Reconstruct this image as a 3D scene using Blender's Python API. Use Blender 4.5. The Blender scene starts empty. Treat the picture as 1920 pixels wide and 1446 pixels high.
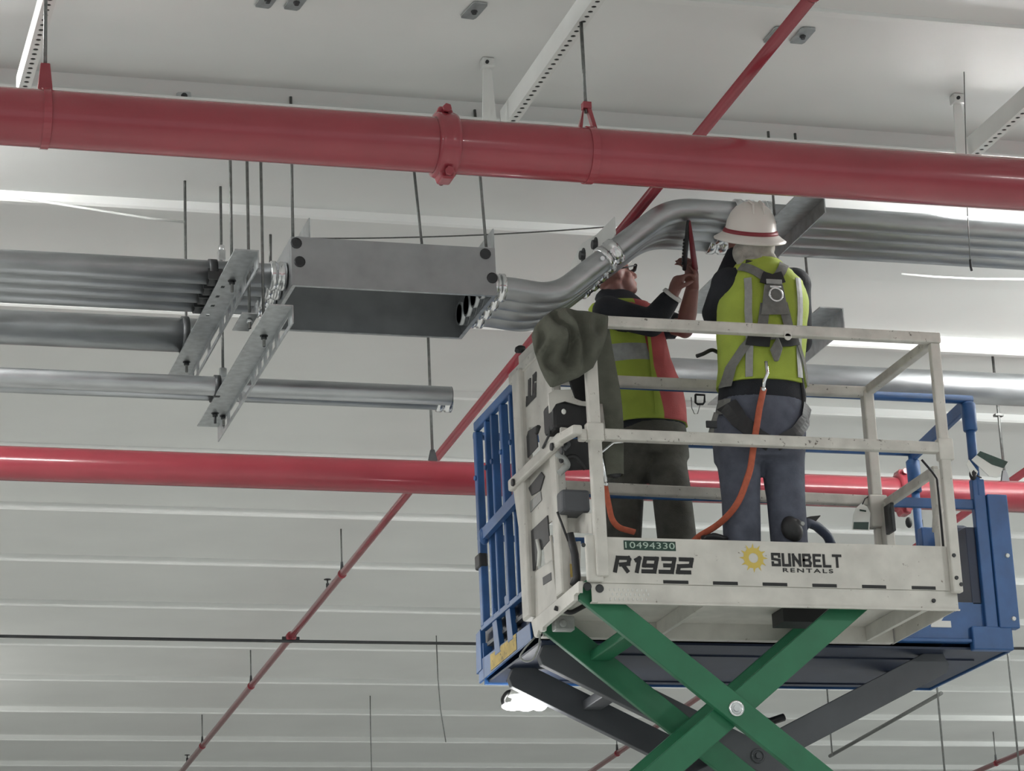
import bpy, bmesh, math, random
from mathutils import Vector as V, Matrix, noise
random.seed(7)
S = bpy.context.scene
COL = S.collection
# ---------------------------------------------------------------- camera
FPX, PITCH, YAW, ROLL = 5200.0, math.radians(17.4), math.radians(16.65), math.radians(2.64)
CAM = V((0, 0, 1.6))
fw = V((math.sin(YAW)*math.cos(PITCH), math.cos(YAW)*math.cos(PITCH), math.sin(PITCH)))
r0 = V((math.cos(YAW), -math.sin(YAW), 0)); u0 = r0.cross(fw)
rt = r0*math.cos(ROLL) - u0*math.sin(ROLL); up = r0*math.sin(ROLL) + u0*math.cos(ROLL)
cd = bpy.data.cameras.new('camera'); cam = bpy.data.objects.new('camera', cd); COL.objects.link(cam)
cd.sensor_width = 36.0; cd.lens = FPX/1920*36.0; cd.clip_end = 200
m = Matrix((rt, up, -fw)).transposed().to_4x4(); m.translation = CAM; cam.matrix_world = m
S.camera = cam
def P(x, y, X=None, Y=None, Z=None):
    """point seen at photograph pixel (x, y) on a known plane of the hall"""
    d = fw + rt*((x-960)/FPX) + up*((723-y)/FPX)
    t = Y/d.y if Y is not None else (X/d.x if X is not None else (Z-1.6)/d.z)
    return CAM + d*t
# ---------------------------------------------------------------- light of the hall
w = bpy.data.worlds.new('hall_ambient'); S.world = w; w.use_nodes = True  # even ambient fill added, coming in through the open sides
bg = w.node_tree.nodes['Background']; bg.inputs[0].default_value = (0.93, 1.0, 0.985, 1); bg.inputs[1].default_value = 1.1
S.view_settings.view_transform = 'Standard'; S.view_settings.look = 'None'
S.view_settings.exposure = -0.88; S.view_settings.gamma = 1.0; S.view_settings.use_curve_mapping = False
ADDED_LAMPS = [(10.6, 13.5, 6.45, 260, 1450), (-2.2, 14.2, 6.52, 260, 60), (13.0, 20.6, 6.5, 300, 160), (0.3, 20.4, 6.5, 260, 8),
         (9.2, 7.0, 6.6, 300, 4), (-2.0, 7.0, 6.6, 300, 4), (3.5, 2.6, 6.6, 300, 4), (16.2, 26.4, 6.45, 300, 420), (0.4, 26.4, 6.45, 300, 300)]  # unseen lamps added to light the hall
# ---------------------------------------------------------------- materials
MATS = {}
def mat(name, col, rough=.5, metal=0., var=0., vscale=6., bump=0., bscale=40., emit=0, spots=None, coat=0., stretch=None, spec=None):
    m = bpy.data.materials.new(name); m.use_nodes = True
    nt = m.node_tree; b = nt.nodes['Principled BSDF']
    b.inputs['Base Color'].default_value = (*col, 1); b.inputs['Roughness'].default_value = rough; b.inputs['Metallic'].default_value = metal
    if coat: b.inputs['Coat Weight'].default_value = coat
    if spec is not None: b.inputs['Specular IOR Level'].default_value = spec
    if emit:
        b.inputs['Emission Color'].default_value = (*col, 1); b.inputs['Emission Strength'].default_value = emit
    L = nt.links; tc = nt.nodes.new('ShaderNodeTexCoord'); mp = nt.nodes.new('ShaderNodeMapping'); L.new(tc.outputs['Object'], mp.inputs[0])
    if stretch: mp.inputs['Scale'].default_value = stretch
    src = None
    if var or spots:
        n = nt.nodes.new('ShaderNodeTexNoise'); n.inputs['Scale'].default_value = vscale; n.inputs['Detail'].default_value = 5
        L.new(mp.outputs[0], n.inputs[0])
        r = nt.nodes.new('ShaderNodeMapRange'); r.inputs[1].default_value = .3; r.inputs[2].default_value = .7
        r.inputs[3].default_value = 1-var; r.inputs[4].default_value = 1+var; L.new(n.outputs[0], r.inputs[0])
        mx = nt.nodes.new('ShaderNodeMix'); mx.data_type = 'RGBA'; mx.blend_type = 'MULTIPLY'; mx.inputs[0].default_value = 1
        mx.inputs[6].default_value = (*col, 1); L.new(r.outputs[0], mx.inputs[7]); src = mx.outputs[2]
        if spots:
            n2 = nt.nodes.new('ShaderNodeTexNoise'); n2.inputs['Scale'].default_value = spots[1]; n2.inputs['Detail'].default_value = 6; n2.inputs['Roughness'].default_value = .7
            L.new(tc.outputs['Object'], n2.inputs[0])
            cr = nt.nodes.new('ShaderNodeMapRange'); cr.inputs[1].default_value = spots[2]; cr.inputs[2].default_value = spots[2]+.05; L.new(n2.outputs[0], cr.inputs[0])
            m2 = nt.nodes.new('ShaderNodeMix'); m2.data_type = 'RGBA'; L.new(cr.outputs[0], m2.inputs[0]); L.new(src, m2.inputs[6]); m2.inputs[7].default_value = (*spots[0], 1); src = m2.outputs[2]
        L.new(src, b.inputs['Base Color'])
        if metal > .5:
            r2 = nt.nodes.new('ShaderNodeMapRange'); r2.inputs[3].default_value = max(.05, rough-.12); r2.inputs[4].default_value = rough+.12; L.new(n.outputs[0], r2.inputs[0]); L.new(r2.outputs[0], b.inputs['Roughness'])
    if bump:
        n3 = nt.nodes.new('ShaderNodeTexNoise'); n3.inputs['Scale'].default_value = bscale; n3.inputs['Detail'].default_value = 3; L.new(mp.outputs[0], n3.inputs[0])
        bp = nt.nodes.new('ShaderNodeBump'); bp.inputs['Strength'].default_value = bump; bp.inputs['Distance'].default_value = .01
        L.new(n3.outputs[0], bp.inputs['Height']); L.new(bp.outputs[0], b.inputs['Normal'])
    MATS[name] = m; return m
mat('ceiling_white', (.79, .80, .785), .55, var=.03, vscale=1.3)
mat('concrete', (.57, .57, .555), .35, var=.15, vscale=.8)
mat('wall_white', (.74, .74, .71), .6, var=.03)
mat('red_paint', (.30, .040, .055), .22, var=.08, vscale=3, coat=.3)
mat('galvanised', (.50, .515, .53), .40, 1., var=.16, vscale=14, stretch=(.25, 1, 1))
mat('galv_strut', (.50, .52, .53), .42, 1., var=.18, vscale=22)
mat('galv_box', (.40, .41, .42), .5, 1., var=.10, vscale=9)
mat('bright_zinc', (.78, .79, .80), .22, 1., var=.1, vscale=30)
mat('steel_rod', (.20, .205, .20), .45, .8, var=.2, vscale=60)
mat('dark_steel', (.045, .047, .05), .5, .4, var=.2)
mat('white_steel', (.74, .75, .73), .45, var=.03)
mat('hole_shade', (.02, .02, .02), .8)  # near-black standing for shade behind the strut holes
mat('lift_white', (.62, .60, .555), .5, var=.12, vscale=7, spots=((.20, .17, .14), 26, .655))
mat('rail_white', (.60, .58, .535), .5, var=.16, vscale=9, spots=((.13, .115, .10), 30, .615))
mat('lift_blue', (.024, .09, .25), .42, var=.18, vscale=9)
mat('shaded_and_dark_blue', (.018, .028, .058), .5, var=.15, vscale=6)  # underside shade painted in; own dark blue on other parts
mat("lift_green", (.018, .145, .068), .42, var=.12, vscale=6)
mat('arm_grey', (.085, .09, .10), .55, var=.12, vscale=5)
mat('decal_black', (.008, .008, .009), .5)
mat('decal_yellow', (.62, .47, .10), .5, var=.06)
mat('decal_white', (.72, .72, .70), .5)
mat('plate_green', (.012, .045, .032), .45, var=.2, vscale=40)
mat('digit_pale', (.42, .52, .45), .5)
mat('label_yellow', (.55, .40, .11), .6, var=.22, vscale=18, spots=((.06, .045, .02), 26, .58))
mat('rubber_black', (.018, .018, .020), .55, var=.2)
mat('olive_cloth', (.105, .108, .085), .92, var=.2, vscale=12, bump=.4, bscale=300)
mat('hi_vis_lime', (.36, .45, .06), .75, var=.10, vscale=9, bump=.25, bscale=200)
mat('hi_vis_red', (.48, .085, .085), .75, var=.12, vscale=9, bump=.25, bscale=200)
mat('silver_tape', (.33, .34, .33), .4, .2, var=.1, vscale=40)
mat('navy_cloth', (.013, .015, .021), .85, var=.2, vscale=14, bump=.3, bscale=220)
mat('denim', (.095, .104, .138), .9, var=.22, vscale=16, bump=.3, bscale=300)
mat('khaki_dark', (.085, .082, .070), .9, var=.25, vscale=14, bump=.3, bscale=260)
mat('skin', (.27, .125, .105), .5, var=.08, vscale=20)
mat('webbing_grey', (.17, .17, .16), .8, var=.15, vscale=40)
mat('webbing_orange', (.45, .105, .055), .75, var=.15, vscale=40)
mat('hat_white', (.70, .66, .62), .35, var=.03)
mat('hat_red', (.22, .02, .03), .5)
mat('grey_hood', (.36, .34, .31), .9, var=.22, vscale=22, bump=.3, bscale=160)
mat('hair_grey', (.30, .28, .26), .8, var=.2, vscale=80)
mat('paper_white', (.82, .83, .79), .7, var=.05)
mat('cable_white', (.80, .81, .79), .5)
mat('leather_brown', (.10, .06, .04), .7, var=.2)
mat('lamp_body', (.5, .5, .48), .5)
mat('lamp_lens', (1.0, .99, .95), .5, emit=6)
mat('strip_lens', (1.0, 1.0, .98), .5, emit=230)
mat('lamp_hot', (1.0, 1.0, .97), .5, emit=40)
# ---------------------------------------------------------------- object helpers
ORG = {}
def thing(name, label, cat, loc, group=None):
    o = bpy.data.objects.new(name, None); COL.objects.link(o); o.location = loc; o.empty_display_size = .05
    o['label'] = label; o['category'] = cat
    if group: o['group'] = group
    ORG[o] = V(loc); return o
def tag(o, label, cat, group=None):
    o['label'] = label; o['category'] = cat
    if group: o['group'] = group
    return o
class MB:
    """collects shapes given in hall coordinates; build() links them as ONE mesh object"""
    def __init__(s): s.bm = bmesh.new()
    def poly(s, pts, smooth=False):
        f = s.bm.faces.new([s.bm.verts.new(p) for p in pts]); f.smooth = smooth; return f
    def hexa(s, c):  # 8 corners: bottom 4, top 4
        v = [s.bm.verts.new(p) for p in c]
        for q in ((3, 2, 1, 0), (4, 5, 6, 7), (0, 1, 5, 4), (1, 2, 6, 5), (2, 3, 7, 6), (3, 0, 4, 7)): s.bm.faces.new([v[i] for i in q])
        return s
    def box(s, a, b):
        x0, y0, z0 = a; x1, y1, z1 = b
        return s.hexa([(x0, y0, z0), (x1, y0, z0), (x1, y1, z0), (x0, y1, z0), (x0, y0, z1), (x1, y0, z1), (x1, y1, z1), (x0, y1, z1)])
    def bar(s, p, q, wd, h, upv=(0, 0, 1)):
        p, q = V(p), V(q); d = (q-p).normalized(); u = V(upv); sd = d.cross(u)
        if sd.length < 1e-4: sd = d.cross(V((0, 1, 0)))
        sd.normalize(); u = sd.cross(d).normalized(); a, b = sd*wd/2, u*h/2
        return s.hexa([p-a-b, p+a-b, q+a-b, q-a-b, p-a+b, p+a+b, q+a+b, q-a+b])
    def slab(s, pts, off):  # planar outline thickened by the vector off
        pts = [V(p) for p in pts]; off = V(off); n = len(pts)
        a = [s.bm.verts.new(p) for p in pts]; b = [s.bm.verts.new(p+off) for p in pts]
        s.bm.faces.new(a[::-1]); s.bm.faces.new(b)
        for i in range(n): s.bm.faces.new((a[i], a[(i+1) % n], b[(i+1) % n], b[i]))
        return s
    def tube(s, pts, r, seg=12, caps=True, flat=1.0, upv=None):
        pts = [V(p) for p in pts]; n = len(pts); rs = r if isinstance(r, (list, tuple)) else [r]*n
        T = [(pts[min(i+1, n-1)]-pts[max(i-1, 0)]).normalized() for i in range(n)]
        u = V(upv) if upv else (V((0, 0, 1)) if abs(T[0].z) < .9 else V((1, 0, 0)))
        u = (u-T[0]*u.dot(T[0])).normalized(); rings = []
        for i in range(n):
            if i:
                u = (u-T[i]*u.dot(T[i]))
                u = u.normalized() if u.length > 1e-6 else T[i].orthogonal().normalized()
            sd = T[i].cross(u)
            ri = rs[i]
            rings.append([s.bm.verts.new(pts[i]+(sd*math.cos(t)*ri*flat+u*math.sin(t)*ri)) for t in [2*math.pi*k/seg for k in range(seg)]])
        for i in range(n-1):
            for k in range(seg):
                f = s.bm.faces.new((rings[i][k], rings[i][(k+1) % seg], rings[i+1][(k+1) % seg], rings[i+1][k])); f.smooth = True
        if caps: s.bm.faces.new(rings[0][::-1]); s.bm.faces.new(rings[-1])
        return s
    def cyl(s, p, q, r, seg=16, r2=None): return s.tube([p, q], [r, r if r2 is None else r2], seg)
    def rings(s, prof, p, d, seg=24):  # lathe: prof = [(along, radius)]
        p, d = V(p), V(d).normalized(); u = d.orthogonal().normalized(); sd = d.cross(u); rg = []
        for a, r in prof: rg.append([s.bm.verts.new(p+d*a+(u*math.cos(t)+sd*math.sin(t))*max(r, 1e-4)) for t in [2*math.pi*k/seg for k in range(seg)]])
        for i in range(len(rg)-1):
            for k in range(seg):
                f = s.bm.faces.new((rg[i][k], rg[i][(k+1) % seg], rg[i+1][(k+1) % seg], rg[i+1][k])); f.smooth = True
        s.bm.faces.new(rg[0][::-1]); s.bm.faces.new(rg[-1]); return s
    def ball(s, c, rx, ry=None, rz=None, rot=None, seg=16):
        ry = ry or rx; rz = rz or rx; M = Matrix.Translation(V(c)) @ (rot.to_4x4() if rot else Matrix.Identity(4)) @ Matrix.Diagonal((rx, ry, rz, 1))
        r = bmesh.ops.create_uvsphere(s.bm, u_segments=seg, v_segments=max(6, seg//2+2), radius=1, matrix=M)
        for v in r['verts']:
            for f in v.link_faces: f.smooth = True
        return s
    def cap(s, p, q, r1, r2, seg=14):  # tapered capsule
        s.tube([p, q], [r1, r2], seg); s.ball(p, r1*1.0, seg=seg); s.ball(q, r2*1.0, seg=seg); return s
    def hexbolt(s, p, d, r=.012, h=.01):
        return s.rings([(0, r), (h, r)], p, d, 6)
    def panel(s, o, ux, uz, W, H, holes, off):
        """rectangular sheet with rectangular or polygon holes (list of (x0,z0,x1,z1)) thickened by off"""
        o, ux, uz, off = V(o), V(ux), V(uz), V(off)
        xs = sorted({0, W} | {h[0] for h in holes} | {h[2] for h in holes}); zs = sorted({0, H} | {h[1] for h in holes} | {h[3] for h in holes})
        def inside(x, z): return any(h[0] < x < h[2] and h[1] < z < h[3] for h in holes)
        G = {}
        def vt(i, j, k):
            if (i, j, k) not in G: G[(i, j, k)] = s.bm.verts.new(o+ux*xs[i]+uz*zs[j]+off*k)
            return G[(i, j, k)]
        nx, nz = len(xs)-1, len(zs)-1
        sol = [[not inside((xs[i]+xs[i+1])/2, (zs[j]+zs[j+1])/2) for j in range(nz)] for i in range(nx)]
        for i in range(nx):
            for j in range(nz):
                if not sol[i][j]: continue
                c = ((i, j), (i+1, j), (i+1, j+1), (i, j+1))
                s.bm.faces.new([vt(a, b, 0) for a, b in c][::-1]); s.bm.faces.new([vt(a, b, 1) for a, b in c])
                for (a, b), (a2, b2), (di, dj) in ((c[0], c[1], (0, -1)), (c[1], c[2], (1, 0)), (c[2], c[3], (0, 1)), (c[3], c[0], (-1, 0))):
                    ii, jj = i+di, j+dj
                    if not (0 <= ii < nx and 0 <= jj < nz and sol[ii][jj]):
                        s.bm.faces.new((vt(a, b, 0), vt(a2, b2, 0), vt(a2, b2, 1), vt(a, b, 1)))
        return s
    def perforated(s, o, ux, uy, n, L, W, t, pitch, hr, start=.03, cy=None):
        """strip o + ux*L + uy*W, thickness t along n, with a row of round holes"""
        o, ux, uy, n = V(o), V(ux).normalized(), V(uy).normalized(), V(n).normalized(); cy = cy if cy is not None else W/2
        k = int((L-2*start)/pitch); x0 = (L-k*pitch)/2
        def quad(a, b, c, d, h):
            pts = [o+ux*x+uy*y+n*h for x, y in (a, b, c, d)]
            s.bm.faces.new([s.bm.verts.new(p) for p in pts])
        for h in (0, t):
            quad((0, 0), (x0, 0), (x0, W), (0, W), h); quad((L-x0, 0), (L, 0), (L, W), (L-x0, W), h)
        for i in range(k):
            cx = x0+(i+.5)*pitch; hw = pitch/2
            oct_ = [(cx+hr*math.cos(a), cy+hr*math.sin(a)) for a in [math.radians(22.5+45*j) for j in range(8)]]
            sq = [(cx+hw, cy+hr*.5), (cx+hw*.5, W), (cx-hw*.5, W), (cx-hw, cy+hr*.5), (cx-hw, cy-hr*.5), (cx-hw*.5, 0), (cx+hw*.5, 0), (cx+hw, cy-hr*.5)]
            for h in (0, t):
                for j in range(8): quad(oct_[j], oct_[(j+1) % 8], sq[(j+1) % 8], sq[j], h)
                for a, b, c in (((cx+hw, W), sq[1], sq[0]), ((cx-hw, W), sq[3], sq[2]), ((cx-hw, 0), sq[5], sq[4]), ((cx+hw, 0), sq[7], sq[6])):
                    s.bm.faces.new([s.bm.verts.new(o+ux*x+uy*y+n*h) for x, y in (a, b, c)])
            for j in range(8):
                a, b = oct_[j], oct_[(j+1) % 8]
                s.bm.faces.new([s.bm.verts.new(o+ux*p[0]+uy*p[1]+n*h) for p, h in ((a, 0), (b, 0), (b, t), (a, t))])
        for (xa, ya), (xb, yb) in (((0, 0), (L, 0)), ((0, W), (L, W)), ((0, 0), (0, W)), ((L, 0), (L, W))):
            s.bm.faces.new([s.bm.verts.new(o+ux*x+uy*y+n*h) for x, y, h in ((xa, ya, 0), (xb, yb, 0), (xb, yb, t), (xa, ya, t))])
        bmesh.ops.remove_doubles(s.bm, verts=s.bm.verts, dist=1e-5); return s
    def build(s, name, mt, parent=None, bevel=0., label=None, struct=False, remesh=0., smooth=0, seg=2, subd=0, origin=None):
        bm = s.bm
        if not remesh: bmesh.ops.recalc_face_normals(bm, faces=bm.faces)
        if parent is not None:
            org = ORG[parent]
        else:
            xs = [v.co for v in bm.verts]
            org = origin or V(((min(v.x for v in xs)+max(v.x for v in xs))/2, (min(v.y for v in xs)+max(v.y for v in xs))/2, min(v.z for v in xs)))
        if bevel: 
            bmesh.ops.remove_doubles(bm, verts=bm.verts, dist=1e-5)
            ed = [e for e in bm.edges if len(e.link_faces) == 2 and e.calc_face_angle(0) > .6]
            bmesh.ops.bevel(bm, geom=ed, offset=bevel, segments=seg, affect='EDGES', profile=.5, clamp_overlap=True)
        bmesh.ops.translate(bm, verts=bm.verts, vec=-V(org))
        me = bpy.data.meshes.new(name); bm.to_mesh(me); bm.free()
        o = bpy.data.objects.new(name, me); COL.objects.link(o)
        mt = mt if isinstance(mt, (list, tuple)) else [mt]
        if remesh:
            md = o.modifiers.new('r', 'REMESH'); md.mode = 'VOXEL'; md.voxel_size = remesh; md.use_smooth_shade = True
            if smooth: ms = o.modifiers.new('s', 'SMOOTH'); ms.iterations = smooth; ms.factor = .5
            bpy.context.view_layer.update()
            me2 = bpy.data.meshes.new_from_object(o.evaluated_get(bpy.context.evaluated_depsgraph_get()))
            o.modifiers.clear(); old = o.data; o.data = me2; me2.name = name; bpy.data.meshes.remove(old)
            for p in me2.polygons: p.use_smooth = True
        for k in mt: o.data.materials.append(MATS[k])
        if subd: sb = o.modifiers.new('sub', 'SUBSURF'); sb.levels = sb.render_levels = subd
        if parent is not None: o.parent = parent; o.location = (0, 0, 0); ORG[o] = V(org)
        else: o.location = org; ORG[o] = V(org)
        if label: o['label'] = label
        if struct: o['kind'] = 'structure'
        return o
GLY = {'R': [[(0, 0), (0, 1), (.62, 1), (.68, .9), (.68, .55), (.25, .48)], [(.38, .46), (.7, 0)]], '1': [[(.05, .86), (.22, 1), (.22, 0)]], '9': [[(.68, .45), (0, .45), (0, 1), (.68, 1), (.68, 0), (.02, 0)]],
 '3': [[(.02, 1), (.68, 1), (.68, 0), (0, 0)], [(.2, .5), (.68, .5)]], '2': [[(.02, 1), (.68, 1), (.68, .52), (0, .46), (0, 0), (.68, 0)]], 'S': [[(.66, .78), (.66, 1), (0, 1), (0, .56), (.66, .46), (.66, 0), (0, 0), (0, .22)]],
 'U': [[(0, 1), (0, 0), (.64, 0), (.64, 1)]], 'N': [[(0, 0), (0, 1)], [(0, .95), (.64, .05)], [(.64, 0), (.64, 1)]], 'B': [[(0, 0), (0, 1), (.56, 1), (.62, .78), (.52, .52), (.66, .26), (.6, 0), (0, 0)], [(0, .52), (.52, .52)]],
 'E': [[(.6, 1), (0, 1), (0, 0), (.6, 0)], [(0, .5), (.5, .5)]], 'L': [[(0, 1), (0, 0), (.58, 0)]], 'T': [[(0, 1), (.7, 1)], [(.35, 1), (.35, 0)]], 'J': [[(0, .25), (0, 0), (.5, 0), (.5, 1)]], 'G': [[(.66, .8), (.66, 1), (0, 1), (0, 0), (.66, 0), (.66, .46), (.36, .46)]]}
def block_letters(name, body, mt, parent, o3, ux, uz, width, height, th, label=None, shear=0., gap=.34):
    """heavy square lettering made of broad strokes, fitted to width x height"""
    ux, uz = V(ux).normalized(), V(uz).normalized(); n = ux.cross(uz); mb = MB(); x0 = 0; segs = []
    for ch in body:
        wd = max(p[0] for st in GLY[ch] for p in st)
        segs += [[(x0+p[0], p[1]) for p in st] for st in GLY[ch]]; x0 += wd+gap
    tot = x0-gap; sx = (width-shear*height-th)/tot; sy = height-th
    def W2(x, y, h): return V(o3)+ux*(x*sx+th/2+shear*(y*sy+th/2))+uz*(y*sy+th/2)+n*h
    k = 0
    for st in segs:
        for i in range(len(st)-1):
            h = .0012+.00004*(k % 7); k += 1
            a, b = W2(*st[i], h), W2(*st[i+1], h); d = (b-a).normalized(); sd = n.cross(d); e = d*th*.46
            mb.slab([a-e-sd*th/2, b+e-sd*th/2, b+e+sd*th/2, a-e+sd*th/2], n*.0008)
    return mb.build(name, mt, parent, label=label)
def arc_path(pts, rad, n=8):
    """polyline with rounded corners"""
    pts = [V(p) for p in pts]; out = [pts[0]]
    for i in range(1, len(pts)-1):
        a, b, c = pts[i-1], pts[i], pts[i+1]; d1 = (a-b).normalized(); d2 = (c-b).normalized(); th = d1.angle(d2)
        t = min(rad/math.tan(th/2), (a-b).length*.49, (c-b).length*.49); p1, p2 = b+d1*t, b+d2*t
        for k in range(n+1):
            s = k/n; out.append(p1*(1-s)**2+b*2*s*(1-s)+p2*s*s)
    out.append(pts[-1]); return out
def sag(p, q, drop, n=24):
    p, q = V(p), V(q); return [p.lerp(q, i/n)-V((0, 0, drop*4*(i/n)*(1-i/n))) for i in range(n+1)]
def text_mesh(body, size, shear=0., bold=0., space=1., depth=.0015):
    cu = bpy.data.curves.new('lettering', 'FONT'); cu.body = body; cu.size = size; cu.shear = shear; cu.offset = bold; cu.extrude = depth; cu.space_character = space
    o = bpy.data.objects.new('lettering', cu); COL.objects.link(o); bpy.context.view_layer.update()
    me = bpy.data.meshes.new_from_object(o.evaluated_get(bpy.context.evaluated_depsgraph_get())); bpy.data.objects.remove(o); bpy.data.curves.remove(cu); return me
def lettering(name, body, mt, parent, o3, ux, uz, width, height, label=None, shear=0., bold=0., space=1.):
    """letters fitted into a width x height rectangle at o3, lying on a surface spanned by ux, uz"""
    me = text_mesh(body, 1.0, shear, bold, space); xs = [v.co.x for v in me.vertices]; ys = [v.co.y for v in me.vertices]
    x0, x1, y0, y1 = min(xs), max(xs), min(ys), max(ys); ux, uz = V(ux).normalized(), V(uz).normalized(); n = ux.cross(uz); org = ORG[parent]
    for v in me.vertices: v.co = V(o3)+ux*((v.co.x-x0)/(x1-x0)*width)+uz*((v.co.y-y0)/(y1-y0)*height)+n*(.0012+v.co.z*1.)-org
    me.name = name; ob = bpy.data.objects.new(name, me); COL.objects.link(ob); me.materials.append(MATS[mt]); ob.parent = parent; ORG[ob] = V(org)
    if label: ob['label'] = label
    return ob
# ================================================================ the hall
CZ = 7.147
mb = MB(); mb.box((-16, -6, -.15), (30, 46, 0)); mb.build('floor', 'concrete', struct=True)
mb = MB(); mb.box((-16, -6, CZ), (30, 46, CZ+.2)); mb.build('ceiling', 'ceiling_white', struct=True)
mb = MB(); mb.box((-16, 46, 0), (30, 46.2, CZ)); mb.build('wall_far', 'wall_white', struct=True)
k = 1
RIBY = [11.03+1.574*i for i in range(-3, 21)]
def rib(y0, prof):
    mb = MB(); mb.slab([(-16, y0+dy, CZ+dz) for dy, dz in prof], (46, 0, 0)); return mb
for y in RIBY:
    if abs(y-12.6) < .3:
        mb = rib(12.396, [(0, 0), (0, -.13), (-.11, -.13), (-.11, -.142), (.014, -.142), (.014, 0)])     # deeper edge beam with an inward flange
    elif 15.4 < y < 16.0:
        mb = rib(y-.2, [(0, 0), (0, -.09), (.012, -.10), (.055, -.10), (.065, -.09), (.065, 0)])
    elif y < 11.5:
        mb = rib(y, [(0, 0), (0, -.02), (.05, -.02), (.05, 0)])
    else:
        mb = rib(y-.2, [(0, 0), (0, -.045), (.012, -.057), (.055, -.057), (.065, -.045), (.065, 0)])
    mb.build('trim_%d' % k, 'ceiling_white', struct=True); k += 1
# ---------------------------------------------------------------- added lamps, unseen, set to brighten floor and ceiling
for i, (x, y, z, ed, eu) in enumerate(ADDED_LAMPS):
    t = thing('added_bay_lamp', 'added linear lamp below the white ceiling, unseen, brightening the hall', 'lamp', (x, y, z), 'added unseen lamps')
    mb = MB(); mb.box((x-.15, y-.6, z), (x+.15, y+.6, z+.07)); mb.build('housing', 'lamp_body', t, .01)
    mb = MB(); mb.box((x-.13, y-.57, z-.012), (x+.13, y+.57, z-.001)); mb.build('lens', 'lamp_lens', t)
    mb = MB(); mb.box((x-.08, y-.57, z+.0705), (x+.08, y+.57, z+.082)); mb.build('uplight_lens', 'lamp_lens', t)
    for sy in (-.5, .5):
        mb = MB(); mb.cyl((x, y+sy, z+.08), (x, y+sy, CZ), .004, 6); mb.build('cable', 'steel_rod', t)
    for nm, e, dz, rx, sx in (('down_light', ed, -.02, 0, .26), ('up_light', eu, .10, math.pi, .16)):  # upward half added to brighten the ceiling
        l = bpy.data.lights.new(nm, 'AREA'); l.shape = 'RECTANGLE'; l.size = sx; l.size_y = 1.14; l.energy = e; l.color = (1, .985, .95) if x < 5 else (.97, 1, .98)
        o = bpy.data.objects.new(nm, l); COL.objects.link(o); o.parent = t; o.location = (0, 0, dz); o.rotation_euler = (rx, 0, 0)
# ceiling mounted strip lights just behind the near main, at both edges of the picture
for xa, xb, lab in ((6.12, 10.2, 'strip light on the ceiling hidden behind the near main at right'), (-2.2, 1.02, 'strip light on the ceiling hidden behind the near main at left')):
    t = thing('strip_light', lab, 'lamp', ((xa+xb)/2, 12.56, 6.93), 'ceiling strip lights')
    for xx in (xa-.02, xb+.02):
        mb = MB(); mb.box((xx-.03, 12.49, 6.925), (xx+.03, 12.63, 7.025)); mb.build('end_cap', 'lamp_body', t, .008)
        mb = MB(); mb.cyl((xx, 12.56, 7.02), (xx, 12.56, CZ-.001), .006, 8); mb.build('stem', 'steel_rod', t)
    mb = MB(); mb.box((xa, 12.50, 6.935), (xb, 12.62, 7.018)); mb.build('lens', 'strip_lens', t, .015)
# ---------------------------------------------------------------- anchor plates on the near ceiling bay
for (x, y, lab) in ((889, 19, 'small steel anchor plate, stretched to look square, alone on the ceiling above the pipe coupling'), (1455, 65, 'steel anchor plate, stretched to look square, left of the sprinkler branch pipe'),
                    (1505, 66, 'steel anchor plate, stretched to look square, right of the sprinkler branch pipe'), (502, -2, 'steel anchor plate cut by the top edge, left of a pair'), (556, 2, 'steel anchor plate cut by the top edge, right of a pair'),
                    (345, 181, 'steel anchor plate peeping over the near red main at left')):
    if y > 150: p = P(x, y, Y=12.381); n = V((0, -1, 0)); ux, uy = V((1, 0, 0)), V((0, 0, 1))
    else: p = P(x, y, Z=CZ-.006); n = V((0, 0, -1)); ux, uy = V((1, 0, 0)), V((0, 1, 0))
    a = .12 if x < 1000 else 0; ux, uy = ux*math.cos(a)+uy*math.sin(a), uy*math.cos(a)-ux*math.sin(a)
    s1, s2 = (.038, .088) if y < 150 else (.035, .022)  # ceiling plates stretched in depth to look square from the camera
    t = thing('anchor_plate', lab, 'anchor plate', p, 'anchor plates on the ceiling')
    mb = MB(); mb.slab([p+ux*s1*i+uy*s2*j for i, j in ((-1, -.8), (-.8, -1), (.8, -1), (1, -.8), (1, .8), (.8, 1), (-.8, 1), (-1, .8))], n*.006); mb.build('plate', 'galv_strut', t)
    mb = MB(); mb.rings([(0, .016), (.004, .016), (.0041, .011), (.014, .011)], p+n*.006, n, 12); mb.build('bolt', 'dark_steel', t)
# ---------------------------------------------------------------- white perforated struts and their hangers
ANG = ((1.281, 'white perforated ceiling strut crossing the top left corner'), (3.621, 'white perforated ceiling strut running down behind the red main, centre top'), (6.074, 'white perforated ceiling strut at the right edge'))
for x, lab in ANG:
    y0, y1, zb = 6.662, 12.003, 6.832
    t = thing('perforated_strut', lab, 'strut', (x, y1, zb), 'white perforated struts')
    mb = MB(); mb.perforated((x-.028, y0, zb), (0, 1, 0), (1, 0, 0), (0, 0, 1), y1-y0, .056, .003, .052, .0125); mb.build('holed_face', 'white_steel', t)
    mb = MB(); mb.box((x-.028, y0, zb+.003), (x-.025, y1, zb+.10)); mb.box((x+.025, y0, zb+.003), (x+.028, y1, zb+.10)); mb.box((x-.028, y0, zb+.10), (x+.028, y1, zb+.103)); mb.box((x-.028, y1-.003, zb), (x+.028, y1, zb+.1)); mb.build('channel', 'white_steel', t)
    mb = MB(); mb.box((x-.0245, y0, zb+.0035), (x+.0245, y1-.004, zb+.09)); mb.build('channel_shade', 'hole_shade', t, label='shade inside the channel, put in as a dark filler')  # dark filler painted in for the shade seen through the holes
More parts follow.
